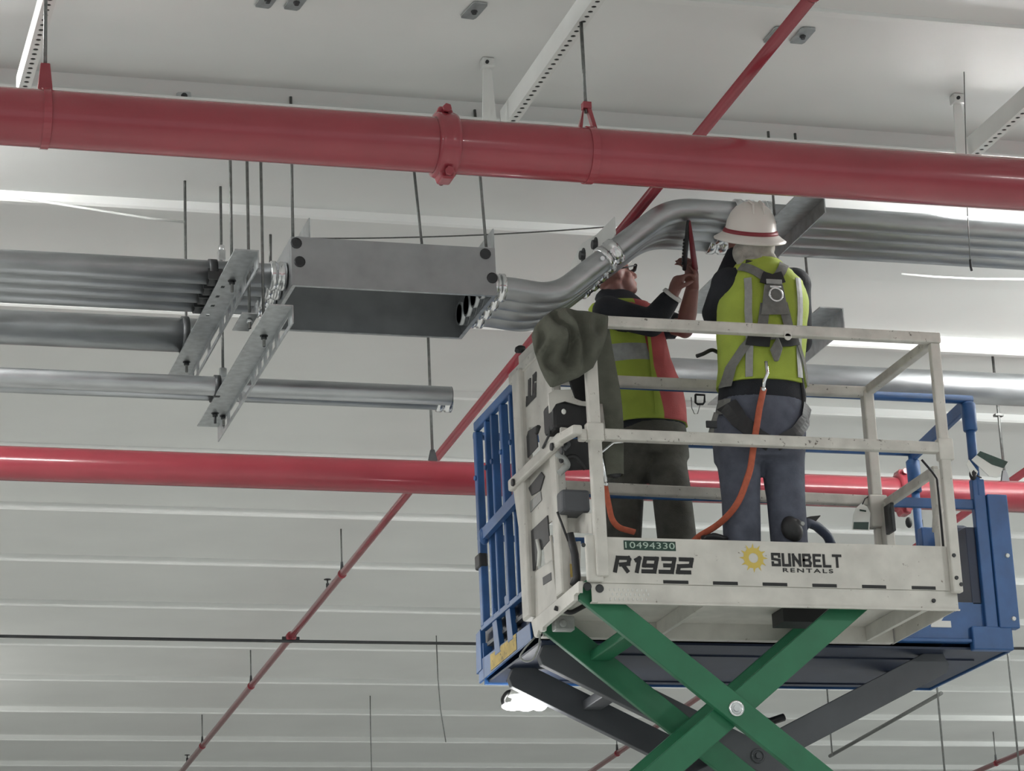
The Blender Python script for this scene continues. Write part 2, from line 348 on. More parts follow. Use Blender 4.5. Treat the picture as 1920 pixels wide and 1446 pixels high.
for x, lab, px in ((3.502, 'slim white strap dropping from the ceiling to the centre strut', 0), (5.991, 'slim white strap dropping from the ceiling to the right hand strut', 1), ):
    t = thing('ceiling_strap', lab, 'strap', (x, 11.879, 6.868), 'white ceiling straps')
    mb = MB(); mb.slab([(x-.035, 11.879, 6.827), (x+.035, 11.879, 6.827), (x+.018, 11.879, CZ), (x-.018, 11.879, CZ)], (0, .012, 0)); mb.build('strap', 'white_steel', t)
    mb = MB(); mb.box((x-.03, 11.849, CZ-.05), (x+.03, 11.910, CZ-.002)); mb.build('clip', 'white_steel', t, .005)
    mb = MB(); mb.cyl((x-.01, 11.849, CZ-.03), (x-.01, 11.838, CZ-.03), .009, 8); mb.build('screw', 'dark_steel', t)
# ---------------------------------------------------------------- red mains
def coupling(t, x, y, z, r, nm='coupling'):
    mb = MB(); mb.rings([(-.05, r+.004), (-.045, r+.018), (-.03, r+.024), (-.012, r+.02), (.012, r+.02), (.03, r+.024), (.045, r+.018), (.05, r+.004)], (x, y, z), (1, 0, 0), 40)
    c = mb.build(nm, 'red_paint', t)
    for sz in (-1, 1):
        mb = MB(); mb.slab([(x-.045, y-.045, z+sz*(r-.005)), (x+.045, y-.045, z+sz*(r-.005)), (x+.028, y-.045, z+sz*(r+.045)), (x-.028, y-.045, z+sz*(r+.045))], (0, .09, 0)); mb.build('lug', 'red_paint', c, .008)
        mb = MB(); mb.cyl((x, y-.075, z+sz*(r+.024)), (x, y+.075, z+sz*(r+.024)), .012, 8); mb.hexbolt((x, y-.082, z+sz*(r+.024)), (0, 1, 0), .02, .02); mb.build('bolt', 'red_paint', c)
NM = thing('fire_main', 'thick dull red sprinkler main running across the whole picture near the top', 'pipe', (3.306, 10.743, 6.192))
mb = MB(); mb.tube([(-6, 10.743, 6.192), (14, 10.743, 6.192)], .122, 48); mb.build('pipe', 'red_paint', NM)
coupling(NM, 2.956, 10.743, 6.192, .122)
FM = thing('fire_main', 'brighter red sprinkler main passing behind both lifts lower down', 'pipe', (4, 15.8, 6.155))
mb = MB(); mb.tube([(-8, 15.8, 6.155), (18, 15.8, 6.155)], .103, 40); mb.build('pipe', 'red_paint', FM)
coupling(FM, P(1692, 925, Y=15.8).x, 15.8, 6.155, .103)
for x, y, lab in ((1.240, 0, 'red clevis hanger with rod holding the near main at left'), (3.612, 1, 'red looped hanger with rod holding the near main under the centre strut'), (5.981, 2, 'rod hanger of the near main hidden behind it at right')):
    if y == 2: continue
    t = thing('pipe_hanger', lab, 'pipe hanger', (x, 10.743, 6.197), 'hangers of the near main')
    mb = MB(); mb.cyl((x, 10.743, 6.393), (x, 10.743, CZ if y == 0 else 6.832), .0085, 8); mb.build('rod', 'steel_rod', t)
    mb = MB(); n = 36; w_ = .017
    def ringpt(a, rr): return V((x, 10.743+rr*math.cos(a), 6.192+rr*math.sin(a)))
    for i in range(n):
        a0, a1 = 2*math.pi*i/n, 2*math.pi*(i+1)/n; q = [ringpt(a0, .1225), ringpt(a1, .1225), ringpt(a1, .128), ringpt(a0, .128)]
        mb.slab([p-V((w_, 0, 0)) for p in q], (2*w_, 0, 0))
    mb.build('loop', 'red_paint', t)
    mb = MB()
    if y == 0: mb.slab([(x-.033, 10.728, 6.305), (x+.033, 10.728, 6.305), (x+.02, 10.728, 6.440), (x-.02, 10.728, 6.440)], (0, .03, 0))
    else:
        for s_ in (-1, 1): mb.slab([(x+s_*.046, 10.723, 6.300), (x+s_*.028, 10.723, 6.300), (x+s_*.004-.008, 10.723, 6.429), (x+s_*.012+.002, 10.723, 6.429)], (0, .03, 0))
        mb.box((x-.018, 10.720, 6.409), (x+.02, 10.756, 6.440))
    mb.build('yoke', 'red_paint', t, .004)
# ---------------------------------------------------------------- sprinkler branch pipes
def branch(xa, ya, xb, yb, z, lab, stations, heads, r=.029, mt='red_paint', coup=()):
    t = thing('sprinkler_branch_pipe', lab, 'pipe', ((xa+xb)/2, (ya+yb)/2, z), 'sprinkler branch pipes')
    mb = MB(); mb.tube([(xa, ya, z), (xb, yb, z)], r, 16); mb.build('pipe', mt, t)
    at = lambda y: xa+(xb-xa)*(y-ya)/(yb-ya)
    for y in heads:
        x = at(y); mb = MB(); mb.cyl((x, y, z+r-.006), (x, y, z+r+.04), .013, 8); mb.cyl((x, y, z+r+.04), (x, y, z+r+.07), .006, 6); mb.rings([(0, .028), (.004, .03)], (x, y, z+r+.07), (0, 0, 1), 12); mb.build('sprinkler_head', 'dark_steel', t)
    for y in coup:
        x = at(y); mb = MB(); mb.rings([(-.05, r+.004), (-.04, r+.016), (.04, r+.016), (.05, r+.004)], (x, y, z), (xb-xa, yb-ya, 0), 20); mb.build('coupling', 'red_paint', t)
        mb = MB(); mb.cyl((x-.075, y, z-.01), (x+.075, y, z-.01), .016, 8); mb.build('coupling_bolt', 'dark_steel', t)
    for y, z1 in stations:
        x = at(y); h = thing('branch_hanger', 'thin rod hanger of the %s branch pipe, %s' % (('long' if xa < 5 else 'second' if xa < 10 else 'bottom right corner'), HN(y)), 'pipe hanger', (x, y, z), 'hangers of the branch pipes')
        mb = MB(); mb.cyl((x, y, z+r+.05), (x, y, z1), .0065, 6); mb.build('rod', 'steel_rod', h)
        mb = MB(); mb.rings([(-.012, r+.001), (-.012, r+.006), (.012, r+.006), (.012, r+.001)], (x, y, z), (xb-xa, yb-ya, 0), 20); mb.build('ring', 'red_paint', h)
        mb = MB(); mb.slab([(x-.014, y-.006, z+r), (x+.014, y-.006, z+r), (x+.008, y-.006, z+r+.07), (x-.008, y-.006, z+r+.07)], (0, .012, 0)); mb.build('swivel', 'dark_steel', h)
def HN(y):
    return ('nearest the camera' if y < 12 else 'beside the far red main' if y < 17 else 'above the middle of the pipe' if y < 20.5 else 'below the dark cable' if y < 24 else 'at the bottom of the picture')
branch(4.463, 8.835, 4.975, 29.995, 6.78, 'long red sprinkler branch pipe crossing behind both red mains, left of the lifts', ((10.18, CZ), (20.8, CZ), (25.2, CZ), (28.3, CZ)), (21.4, 29.4), coup=(23.1,))
branch(8.814, 14.332, 9.633, 29.995, 6.78, 'red sprinkler branch pipe passing behind the blue lift, at right', ((28.6, CZ),), ())
branch(14.127, 22.112, 14.363, 30.200, 6.78, 'red sprinkler branch pipe in the bottom right corner', ((29.1, CZ),), ())
for px, lab in ((811, 'rod hanger of the far red main, beside the long branch pipe'), (1884, 'rod hanger of the far red main, right of the blue lift')):
    x = P(px, 855 if px < 1000 else 895, Y=15.8).x
    h = thing('main_hanger', lab, 'pipe hanger', (x, 15.8, 6.26), 'hangers of the far main')
    mb = MB(); mb.cyl((x, 15.8, 6.30), (x, 15.8, CZ), .009, 6); mb.build('rod', 'steel_rod', h)
    mb = MB(); mb.slab([(x-.03, 15.79, 6.255), (x+.03, 15.79, 6.255), (x+.012, 15.79, 6.33), (x-.012, 15.79, 6.33)], (0, .02, 0)); mb.build('yoke', 'dark_steel', h)
    mb = MB(); mb.box((x-.03, 15.78, 6.70), (x+.03, 15.82, 6.715)); mb.build('stop_plate', 'steel_rod', h)
gp = thing('grey_pipe', 'thin grey pipe hanging far back below the blue lift, at right', 'pipe', (10.7, 24, 6.25))
mb = MB(); mb.tube([P(1765, 1300, Z=6.25), P(1556, 1418, Z=6.25)], .018, 10); mb.build('pipe', 'steel_rod', gp)
for a, b, lab in (((1757, 1290), (1768, 1450), 'long vertical rod right of the thin grey pipe'), ((1896, 1290), (1911, 1450), 'long vertical rod near the bottom right corner'), ((1556, 1360), (1558, 1419), 'short vertical rod at the lower end of the thin grey pipe')):
    a3 = P(*a, Y=20.0 if a[0] > 1600 else 25.6); b3 = P(*b, Y=20.0 if a[0] > 1600 else 25.6); b3 = V((a3.x, a3.y, b3.z)); a3.z = CZ
    mb = MB(); mb.cyl(b3, a3, .008, 6); tag(mb.build('hanger_rod', 'steel_rod'), lab, 'rod', 'far hanger rods')
# ---------------------------------------------------------------- cables and strings
def wire(name, pts, r, mt, lab, cat='cable', seg=6, group=None):
    mb = MB(); mb.tube(pts, r, seg); return tag(mb.build(name, mt), lab, cat, group)
wire('cable', sag((-4, 23.0, P(0, 1187, Y=23).z+.02), (12, 23.0, P(0, 1187, Y=23).z+.02), .05), .014, 'dark_steel', 'dark horizontal cable stretched across far back behind the branch pipe')
wire('cable', [P(-40, 356, Y=13.4), P(60, 375, Y=13.3), P(180, 394, Y=13.2), P(280, 410, Y=13.15), P(345, 416, Y=13.1)], .007, 'cable_white', 'white cable curving in from the left edge below the near main', group='white cables')
wire('cable', [P(1690, 514, Y=14.3), P(1750, 519, Y=14.25), P(1830, 523, Y=14.2), P(1960, 524, Y=14.1)], .007, 'cable_white', 'white cable curving out to the right edge below the conduits', group='white cables')
wire('cable', sag(P(560, 447, Y=13.3), P(1145, 425, Y=13.3), .02), .004, 'steel_rod', 'thin grey cable stretched above the grey pull box')
wire('string', [P(818, 1192, Y=23), P(821, 1270, Y=23), P(826, 1330, Y=23), P(836, 1392, Y=23)], .005, 'steel_rod', 'thin dark string hanging from the dark cable', 'string')
wire('string', [P(694, 1305, Z=7.14), P(695, 1380, Y=P(694, 1305, Z=7.14).y), P(697, 1460, Y=P(694, 1305, Z=7.14).y)], .005, 'steel_rod', 'thin dark string hanging left of the branch cable string, at the bottom', 'string')
PS = thing('pull_string', 'thin pull string with dark toggle hanging in front of the right hand conduits', 'string', P(1820, 505, Y=11.6))
mb = MB(); mb.tube([V((P(1812, 180, Y=11.6).x, 11.6, CZ)), P(1814, 400, Y=11.6), P(1819, 490, Y=11.6)], .0025, 6); mb.build('string', 'steel_rod', PS)
mb = MB(); mb.tube([P(1819, 487, Y=11.6), P(1820, 500, Y=11.6), P(1822, 508, Y=11.6)], .006, 8); mb.build('toggle', 'dark_steel', PS)
# ================================================================ struts, conduits, pull box: scaled about the camera, as were ceiling and near main
def strut(lab, x, y0, y1, z, wd=.115, leg=.082, slots=True, up_=False, group='galvanised angle struts', bolts=(), holes=()):
    """steel angle: flat leg at height z, hanging leg along its right edge"""
    t = thing('angle_strut', lab, 'strut', (x, (y0+y1)/2, z), group)
    mb = MB(); mb.panel((x, y0, z), (1, 0, 0), (0, 1, 0), wd, y1-y0, holes, (0, 0, .006)); mb.build('flat_leg', 'galv_strut', t)
    L = y1-y0; hl = []
    if slots:
        n = int((L-.12)/.12); s0 = (L-n*.12)/2
        hl = [(p0, leg*.25, p1, leg*.78) for p0, p1 in ((.10, .33), (.42, .50), (.56, .64), (.70, .78), (.84, .92), (1.02, 1.30), (1.36, 1.64), (1.70, 1.80)) if p1 < L-.05]
    z0 = z+.006 if up_ else z-leg
    mb = MB(); mb.panel((x+wd-.006, y0, z0), (0, 1, 0), (0, 0, 1), L, leg, hl, (.006, 0, 0)); mb.build('hanging_leg' if not up_ else 'standing_leg', 'galv_strut', t)
    for (bx, by) in bolts:
        mb = MB(); mb.cyl((bx, by, z-.055), (bx, by, z+.004), .007, 8); mb.hexbolt((bx, by, z-.018), (0, 0, 1), .014, .016); mb.rings([(0, .02), (.003, .02)], (bx, by, z-.003), (0, 0, 1), 14); mb.build('rod_nut', 'dark_steel', t)
    return t
S1 = strut('upper left galvanised angle strut carrying the four conduits, four small holes in it', 2.268, 11.995, 13.940, 6.130, bolts=((2.333, 12.417), (2.325, 13.689)),
           holes=[(.028, d, .046, d+.03) for d in (.50, .64, .78, .92)])
S2 = strut('lower galvanised angle strut in front, holding the low pair of conduits', 2.422, 11.972, 13.945, 5.858, bolts=((2.484, 12.417), (2.526, 13.739), (2.474, 13.698)))
S3 = strut('galvanised angle strut behind the white hard hat, under the right hand conduits', 5.129, 12.045, 13.842, 6.600, wd=.16, leg=.075, slots=False, bolts=())
Z4 = P(1600, 747, Y=14.359).z-.006; A4 = P(1537, 577, Z=Z4)
S4 = strut('lower galvanised angle strut right of the yellow vest, at elbow height', A4.x, A4.y, 14.586, Z4, wd=.135, leg=.12, slots=False)
mb = MB(); q = P(468, 598, Y=12.417); mb.box((q.x-.05, 12.344, q.z), (q.x+.03, 12.603, q.z+.006)); mb.box((q.x+.024, 12.344, q.z+.006), (q.x+.03, 12.603, q.z+.07))
BR = thing('small_bracket', 'small galvanised bracket between the two left struts', 'bracket', q, None); mb.build('plate', 'galv_strut', BR)
mb = MB(); mb.cyl((q.x, 12.417, q.z-.05), (q.x, 12.417, q.z), .007, 8); mb.hexbolt((q.x, 12.417, q.z-.02), (0, 0, 1), .014, .016); mb.build('rod_nut', 'bright_zinc', BR)
# threaded rods
def rod(a, b, lab, r=.0075):
    t = thing('threaded_rod', lab, 'rod', b, 'threaded hanger rods')
    mb = MB(); mb.cyl(b, a, r, 8); mb.build('rod', 'steel_rod', t)
    return t
rod((2.325, 13.689, CZ), (2.325, 13.689, 6.073), 'threaded rod at the far end of the upper left strut, passing behind the conduits')
rod((2.333, 12.417, 7.10), (2.333, 12.417, 6.073), 'threaded rod at the near end of the upper left strut')
rod((q.x, 12.417, 7.10), (q.x, 12.417, q.z-.05), 'threaded rod of the small bracket, between its two neighbours')
rod((2.484, 12.417, 7.10), (2.484, 12.417, 5.804), 'threaded rod at the near end of the lower left strut')
R5 = rod((2.526, 13.739, CZ), (2.526, 13.739, 5.804), 'threaded rod at the far end of the lower left strut, with a clamp on it')
mb = MB(); c = V((2.526, 13.739, P(417, 480, Y=13.739).z)); mb.box(c-V((.02, .02, .03)), c+V((.02, .02, .03))); mb.hexbolt(c+V((0, 0, .03)), (0, 0, 1), .018, .03); mb.build('clamp', 'bright_zinc', R5, .004)
mb = MB(); mb.hexbolt((2.526, 13.739, P(417, 708, Y=13.739).z), (0, 0, 1), .02, .05); mb.build('nut', 'galv_strut', R5)
# pull box, open at the bottom
BX0, BX1, BY0, BY1, BZ0, BZ1 = 2.616, 3.642, 12.365, 13.047, 6.106, 6.352
PB = thing('pull_box', 'long grey steel pull box with open bottom hung between the conduits', 'pull box', ((BX0+BX1)/2, (BY0+BY1)/2, BZ0))
CY = [12.499, 12.637, 12.774, 12.912]; CZL = 6.197
mb = MB(); mb.box((BX0, BY0, BZ0), (BX1, BY0+.003, BZ1)); mb.build('front_panel', 'galv_box', PB)
mb = MB(); mb.box((BX0, BY1-.003, BZ0), (BX1, BY1, BZ1)); mb.build('back_panel', 'galv_box', PB)
mb = MB(); mb.box((BX0, BY0, BZ1), (BX1, BY1, BZ1+.003)); mb.build('top_panel', 'galv_box', PB)
for nm, x in (('end_panel', BX0), ('end_panel', BX1-.003)):
    mb = MB(); mb.box((x, BY0+.003, BZ0), (x+.003, BY1-.003, BZ1)); mb.build(nm, 'galv_box', PB)
mb = MB(); mb.box((BX0, BY0+.0031, BZ0), (BX1, BY0+.022, BZ0+.003)); mb.box((BX0, BY1-.022, BZ0), (BX1, BY1-.0031, BZ0+.003)); mb.box((BX0+.003, BY0+.022, BZ0), (BX0+.02, BY1-.022, BZ0+.003)); mb.box((BX1-.02, BY0+.022, BZ0), (BX1-.003, BY1-.022, BZ0+.003)); mb.build('bottom_lip', 'galv_strut', PB)
for x, z in ((BX0+.025, BZ1-.03), (BX0+.04, BZ1-.125), (BX1-.05, BZ1-.03), (BX1-.02, BZ1-.155)):
    mb = MB(); mb.rings([(0, .028), (.004, .028), (.005, .018)], (x, BY0, z), (0, -1, 0), 14); mb.build('knockout', 'dark_steel', PB, label='dark round knockout plug')
for x in (2.644, 3.574):
    strut('galvanised angle strut standing on the pull box, %s end' % ('left' if x < 3 else 'right'), x, BY0+.01, BY1+.35, BZ1+.004, wd=.07, leg=.10, slots=False, up_=True)
rod((P(545, 178, Y=12.386).x, 12.386, 7.10), (P(549, 440, Y=12.386).x, 12.386, BZ1+.003), 'threaded rod down to the left front corner of the pull box')
rod((P(890, 205, Y=12.386).x, 12.386, 7.10), (P(912, 470, Y=12.386).x, 12.386, BZ1+.003), 'threaded rod down to the right front corner of the pull box')
rod((P(768, 202, Y=12.912).x, 12.912, CZ), (P(796, 460, Y=12.912).x, 12.912, BZ1+.003), 'threaded rod leaning behind the middle of the pull box')
rod((P(507, 440, Y=12.603).x, 12.603, P(507, 440, Y=12.603).z), (P(507, 500, Y=12.603).x, 12.603, P(507, 500, Y=12.603).z), 'short cut rod standing left of the pull box')
for px, y_, z1, lab in ((1440, 12.396, 6.589, 'threaded rod left of a pair over the right hand conduits'), (1490, 12.396, 6.589, 'threaded rod right of a pair over the right hand conduits')):
    x = P(px, 243, Y=y_).x; rod((x, y_, 7.10), (x, y_, z1), lab)
a = P(1503, 415, Y=A4.y+.1); rod((a.x, a.y, CZ), (a.x+.01, a.y, Z4), 'long rod from the ceiling down to the elbow height strut')
a = P(1460, 500, Y=13.636); rod((a.x, 13.636, CZ), (a.x, 13.636, a.z), 'threaded rod ending right of the grey hood')
# conduits of the left run
ORD = ('nearest', 'second', 'third', 'farthest')
def conn(mb, x, y, z, d, r=.059, L=.07):
    mb.rings([(0, r+.006), (.006, r+.014), (L*.35, r+.014), (L*.38, r+.007), (L*.62, r+.007), (L*.65, r+.013), (L*.95, r+.013), (L, r+.004)], (x, y, z), d, 24)
for i, y in enumerate(CY):
    t = thing('conduit', '%s of the four grey conduits entering from the left' % ORD[i], 'conduit', (1.2, y, CZL), 'four conduits from the left')
    mb = MB(); mb.tube([(-4, y, CZL), (BX0+.03, y, CZL)], .059, 28); mb.build('pipe', 'galvanised', t)
    mb = MB(); conn(mb, BX0-.085, y, CZL, (1, 0, 0), L=.08); mb.build('connector', 'bright_zinc', t)
    mb = MB(); mb.rings([(0, .06), (.035, .06), (.035, .05), (.0, .05)], (BX0+.004, y, CZL), (1, 0, 0), 24); mb.build('bushing', 'galv_strut', t)
    mb = MB(); mb.rings([(0, .060), (0, .066), (.04, .066), (.04, .060)], (2.231, y, CZL), (1, 0, 0), 24); mb.slab([(2.221, y-.075, CZL-.06), (2.293, y-.075, CZL-.06), (2.293, y-.06, CZL), (2.221, y-.06, CZL)], (0, .01, 0)); mb.build('clamp', 'dark_steel', t)
# bent conduits
ZR = 6.677
PITCHX = (4.029, 4.664)
for i, y in enumerate(CY):
    t = thing('bent_conduit', '%s of the four conduits bending up from the pull box to the right' % ORD[i], 'conduit', (4.339, y, CZL), 'four bent conduits')
    c0, c1 = V((3.987, y, CZL-.03)), V((4.623, y, ZR))
    path = arc_path([V((BX1-.03, y, CZL)), V((BX1+.06, y, CZL)), c0, c1, V((7.9, y, ZR))], .34, 12)
    path = arc_path([V((BX1-.03, y, CZL)), V((3.760, y, CZL-.004)), c0, c1, V((5.020, y, ZR))], .36, 14)
    mb = MB(); mb.tube(path, .059, 28); mb.build('pipe', 'galvanised', t)
    mb = MB(); conn(mb, BX1+.004, y, CZL, (1, 0, 0), L=.075); mb.build('connector', 'bright_zinc', t)
    mb = MB(); mb.rings([(0, .06), (.04, .06), (.04, .05), (.0, .05)], (BX1-.045, y, CZL), (1, 0, 0), 24); mb.build('bushing', 'galv_strut', t)
    d = (c1-c0).normalized(); mid = c0.lerp(c1, .46)
    mb = MB(); mb.rings([(-.05, .058), (-.048, .070), (-.022, .070), (-.02, .065), (.02, .065), (.022, .070), (.048, .070), (.05, .058)], mid, d, 28)
    for s_ in (-.034, .034): mb.hexbolt(mid+d*s_+V((-.03, -.062, -.02)), (-.2, -1, -.3), .012, .016)
    mb.build('coupling', 'bright_zinc', t)
for i, y in enumerate(CY):
    t = thing('conduit', '%s of the four conduits leaving to the right over the white hard hat' % ORD[i], 'conduit', (6.352, y, ZR), 'four conduits to the right')
    mb = MB(); mb.tube([(5.022, y, ZR), (12, y, ZR)], .059, 28); mb.build('pipe', 'galvanised', t)
    mb = MB(); conn(mb, 4.969, y, ZR, (1, 0, 0), L=.11)
    mb.build('coupling', 'bright_zinc', t)
    mb = MB(); conn(mb, 5.124, y, ZR, (1, 0, 0), L=.05); mb.build('clamp', 'bright_zinc', t)
# strut over the bend, with round holes
a = P(1152, 436, Y=12.375)
t = thing('angle_strut', 'pale angle strut with two round holes standing behind the bent conduits coupling', 'strut', a, 'galvanised angle struts')
x = a.x+.03
mb = MB(); mb.slab([P(px, py, X=x) for px, py in ((1151, 407), (1153, 438), (1140, 470), (1100, 505), (1074, 520), (1068, 508), (1080, 476), (1092, 456), (1118, 440))], (.006, 0, 0)); mb.build('standing_leg', 'white_steel', t)
for px, py in ((1117, 459), (1094, 479)):
    q2 = P(px, py, X=x); mb = MB(); mb.rings([(0, .040), (.003, .040), (.003, .026), (.02, .024)], q2, (-1, 0, 0), 16); mb.build('round_knob', 'dark_steel', t)
# six inch pipes
for x0, x1, y, z, lab in ((-4, 2.386, 13.553, 6.230, 'thick silver pipe below the left conduits, ending at the strut'), (4.752, 14, 14.359, Z4+.006+.097, 'thick bright silver pipe passing behind both workers to the right')):
    r = .090 if x0 < 0 else .097
    t = thing('large_conduit', lab, 'pipe', ((x0+x1)/2, y, z), 'thick silver pipes')
    mb = MB(); mb.tube([(x0, y, z), (x1, y, z)], r, 36); mb.build('pipe', 'galvanised', t)
    mb = MB(); xc = 2.273 if x0 < 0 else A4.x+.04
    mb.rings([(0, r+.001), (0, r+.009), (.035, r+.009), (.035, r+.001)], (xc, y, z), (1, 0, 0), 28); mb.build('clamp', 'dark_steel' if x0 < 0 else 'galv_strut', t)
# low pair, ending in the air
for k_, (y, r, xe, lab) in enumerate(((13.408, .050, P(845, 750, Y=13.408).x, 'thicker, nearer conduit of the low pair with its cut end in the air'), (13.517, .044, P(838, 762, Y=13.517).x, 'thinner conduit of the low pair with a bright coupling on its end'))):
    z = 5.913 if k_ == 0 else 5.913
    t = thing('low_conduit', lab, 'conduit', (1.5, y, z), 'low pair of conduits')
    mb = MB(); mb.tube([(-4, y, z), (xe, y, z)], r, 24, caps=(k_ == 1)); mb.build('pipe', 'galvanised', t)
    if k_ == 1:
        mb = MB(); mb.rings([(-.06, r+.004), (-.055, r+.010), (-.03, r+.010), (-.028, r+.003), (-.01, r+.003), (-.008, r+.011), (.022, r+.011), (.024, r-.006)], (xe, y, z), (1, 0, 0), 24); mb.build('coupling', 'bright_zinc', t)
    else:
        mb = MB(); mb.rings([(0, r), (.003, r), (.003, r-.008), (-.02, r-.008)], (xe, y, z), (1, 0, 0), 24); mb.build('cut_end', 'dark_steel', t)
    mb = MB(); mb.rings([(0, r), (0, r+.008), (.03, r+.008), (.03, r)], (2.417, y, z), (1, 0, 0), 24); mb.build('clamp', 'dark_steel', t)
# ================================================================ scissor lifts
def scissor(t, mt, xA, xB, zt, zp, ys, wd, th, stages, zbase, pin_mt):
    """crossing arms: xA / xB upper ends, zp height of the first pivot; ys = planes (A, B) front and back"""
    h = 2*(zt-zp); xm = (xA+xB)/2
    for s_ in range(stages):
        z0 = zt-s_*h; z1 = z0-h; fl = s_ % 2 == 0
        for (ya, yb) in ys:
            for nm, y, xs, xe in (('a', ya, xA, xB), ('b', yb, xB, xA)):
                p, q = V((xs, y, z0)), V((xe, y, z1)); d = (q-p).normalized()
                e = wd*.55
                n = V((-d.z, 0, d.x))*wd/2; p2, q2 = p-d*e, q+d*e; c = d*wd*.22; m_ = n*.55
                mb = MB(); mb.slab([x_-V((0, th/2, 0)) for x_ in (p2+m_, p2+c+n, q2-c+n, q2+m_, q2-m_, q2-c-n, p2+c-n, p2-m_)], (0, th, 0)); mb.build('scissor_arm', mt, t, .004)
        for xx, zz in ((xA, z1), (xB, z1), (xm, (z0+z1)/2)):
            mb = MB(); y0, y1 = ys[0][0]-.03, ys[1][0]+.03; mb.cyl((xx, y0+.012, zz), (xx, y1, zz), .022, 14); mb.build('pivot_tube', mt, t)
            mb = MB(); mb.rings([(0, .038), (.006, .038), (.0061, .026), (.003, .026)], (xx, ys[0][0]-th/2, zz), (0, -1, 0), 20); mb.rings([(.003, .017), (.014, .015)], (xx, ys[0][0]-th/2, zz), (0, -1, 0), 14); mb.build('pivot_pin', pin_mt, t, label='bright pivot pin')
        if s_ == 0:
            zz = z0-.17*h/1.0; xx = xA+(xB-xA)*.17
            mb = MB(); mb.bar((xx, ys[0][0], zz+.03), (xx, ys[1][0], zz+.03), .10, .05); mb.build('cross_tube', mt, t, .006)
    zb = zt-stages*h
    return zb
def chassis(t, mt, x0, x1, y0, y1, z1):
    mb = MB(); mb.box((x0, y0, .22), (x1, y1, z1-.05)); mb.build('chassis', mt, t, .02)
    for x in (x0+.3, x1-.3):
        for y in (y0-.06, y1+.06):
            mb = MB(); mb.rings([(-.055, .13), (-.05, .16), (.05, .16), (.055, .13)], (x, y, .16), (0, 1, 0), 28); mb.build('wheel', 'rubber_black', t)
# ---------------------------------------------------------------- the white lift
W = thing('scissor_lift', 'white scissor lift platform with green scissor arms, nearer of the two lifts', 'lift', (4.82, 12.4, 0))
WX0, WX1, WY0, WY1 = 3.86, 5.79, 12.0, 12.83
FL = 4.585
lz = 'lift_white'
mb = MB(); mb.box((WX0+.02, WY0+.03, FL-.022), (WX1-.02, WY1-.03, FL)); mb.build('floor_plate', lz, W)
mb = MB(); mb.box((WX0+.07, WY0, 4.482), (WX1, WY0+.006, 4.573)); mb.box((WX0+.07, WY0+.006, 4.482), (WX1, WY0+.035, 4.488)); fc = mb.build('front_channel', lz, W)
mb = MB(); mb.box((WX0+.05, WY1-.09, 4.482), (WX1-.02, WY1-.084, 4.563)); mb.box((WX0+.05, WY1-.084, 4.482), (WX1-.02, WY1-.04, 4.488)); mb.build('back_channel', lz, W)
mb = MB(); mb.box((WX1-.012, WY0+.006, 4.482), (WX1-.006, WY1-.05, 4.563)); mb.build('end_channel', lz, W)
for x in (4.50, 5.62):
    mb = MB(); mb.slab([(x, WY0+.035, 4.487), (x+.03, WY0+.035, 4.487), (x+.012, WY1-.1, 4.487), (x-.004, WY1-.1, 4.487)], (0, 0, .075)); mb.build('cross_beam', lz, W)
mb = MB(); mb.box((5.02, 12.35, 4.49), (5.30, 12.5, 4.56)); mb.build('slide_block', 'rubber_black', W)
mb = MB(); mb.box((3.98, WY0-.004, 4.575), (5.765, WY0+.004, 4.797)); tp = mb.build('front_board', lz, W, .002)
mb = MB(); mb.box((WX0+.1, WY1-.06, 4.575), (WX1-.02, WY1-.052, 4.797)); mb.build('back_board', lz, W, .002)
mb = MB(); mb.box((3.955, WY0-.008, 4.476), (WX1+.004, WY0-.0005, 4.484)); mb.build('bottom_lip', lz, fc)
for i in range(6):
    a = P(1243+93.2*i, 1092+2.4*i, Y=WY0); mb = MB(); mb.box((a.x, WY0-.006, 4.578), (a.x+.125, WY0-.0035, 4.594)); mb.build('slot_shade', 'decal_black', tp)  # black boxes painted in for the dark of recessed slots
mb = MB()
for i in range(9):
    for j in range(3):
        c = V((4.02+i*.022+(.011 if j % 2 else 0), WY0-.001, 4.50+j*.022)); mb.ball(c, .004, .0025, .008, seg=6)
mb.build('tread_bumps', 'decal_white', fc)
# posts
mb = MB(); mb.box((3.947, WY0-.045, 4.60), (4.008, WY0-.005, 5.83)); mb.build('front_post', lz, W, .008)
mb = MB(); mb.box((3.935, WY0-.052, 5.255), (4.02, WY0, 5.345)); mb.build('post_collar', lz, W, .008)
mb = MB(); mb.box((3.905, WY0-.03, 4.575), (3.985, WY0+.0, 4.80)); mb.build('post_foot', lz, W, .008)
mb = MB(); mb.box((5.752, WY0-.045, 4.56), (5.805, WY0-.005, 5.83)); mb.build('front_post', lz, W, .008)
mb = MB(); mb.box((5.742, WY0-.052, 5.225), (5.822, WY0, 5.335)); mb.build('post_collar', lz, W, .008)
for (x, y) in ((1130, 1025), (1131, 1066), (1094, 1022), (1786, 1043), (1791, 1085), (1795, 1100), (1750, 1127)):
    c = P(x, y, Y=WY0-.03 if y < 1100 else WY0); yy = WY0-.045 if x > 1700 and y < 1110 else (WY0-.03 if x < 1100 else WY0-.005)
    mb = MB(); mb.rings([(-.002, .011), (.006, .009)], (c.x, yy, c.z), (0, -1, 0), 10); mb.build('bolt', 'dark_steel', W)
for (x, y) in ((1101, 1100), (1124, 1104)):
    c = P(x, y, Y=WY0); mb = MB(); mb.rings([(-.002, .02), (.004, .02), (.004, .014)], (c.x, WY0-.001, c.z), (0, -1, 0), 16); mb.build('round_hole', 'dark_steel', W)
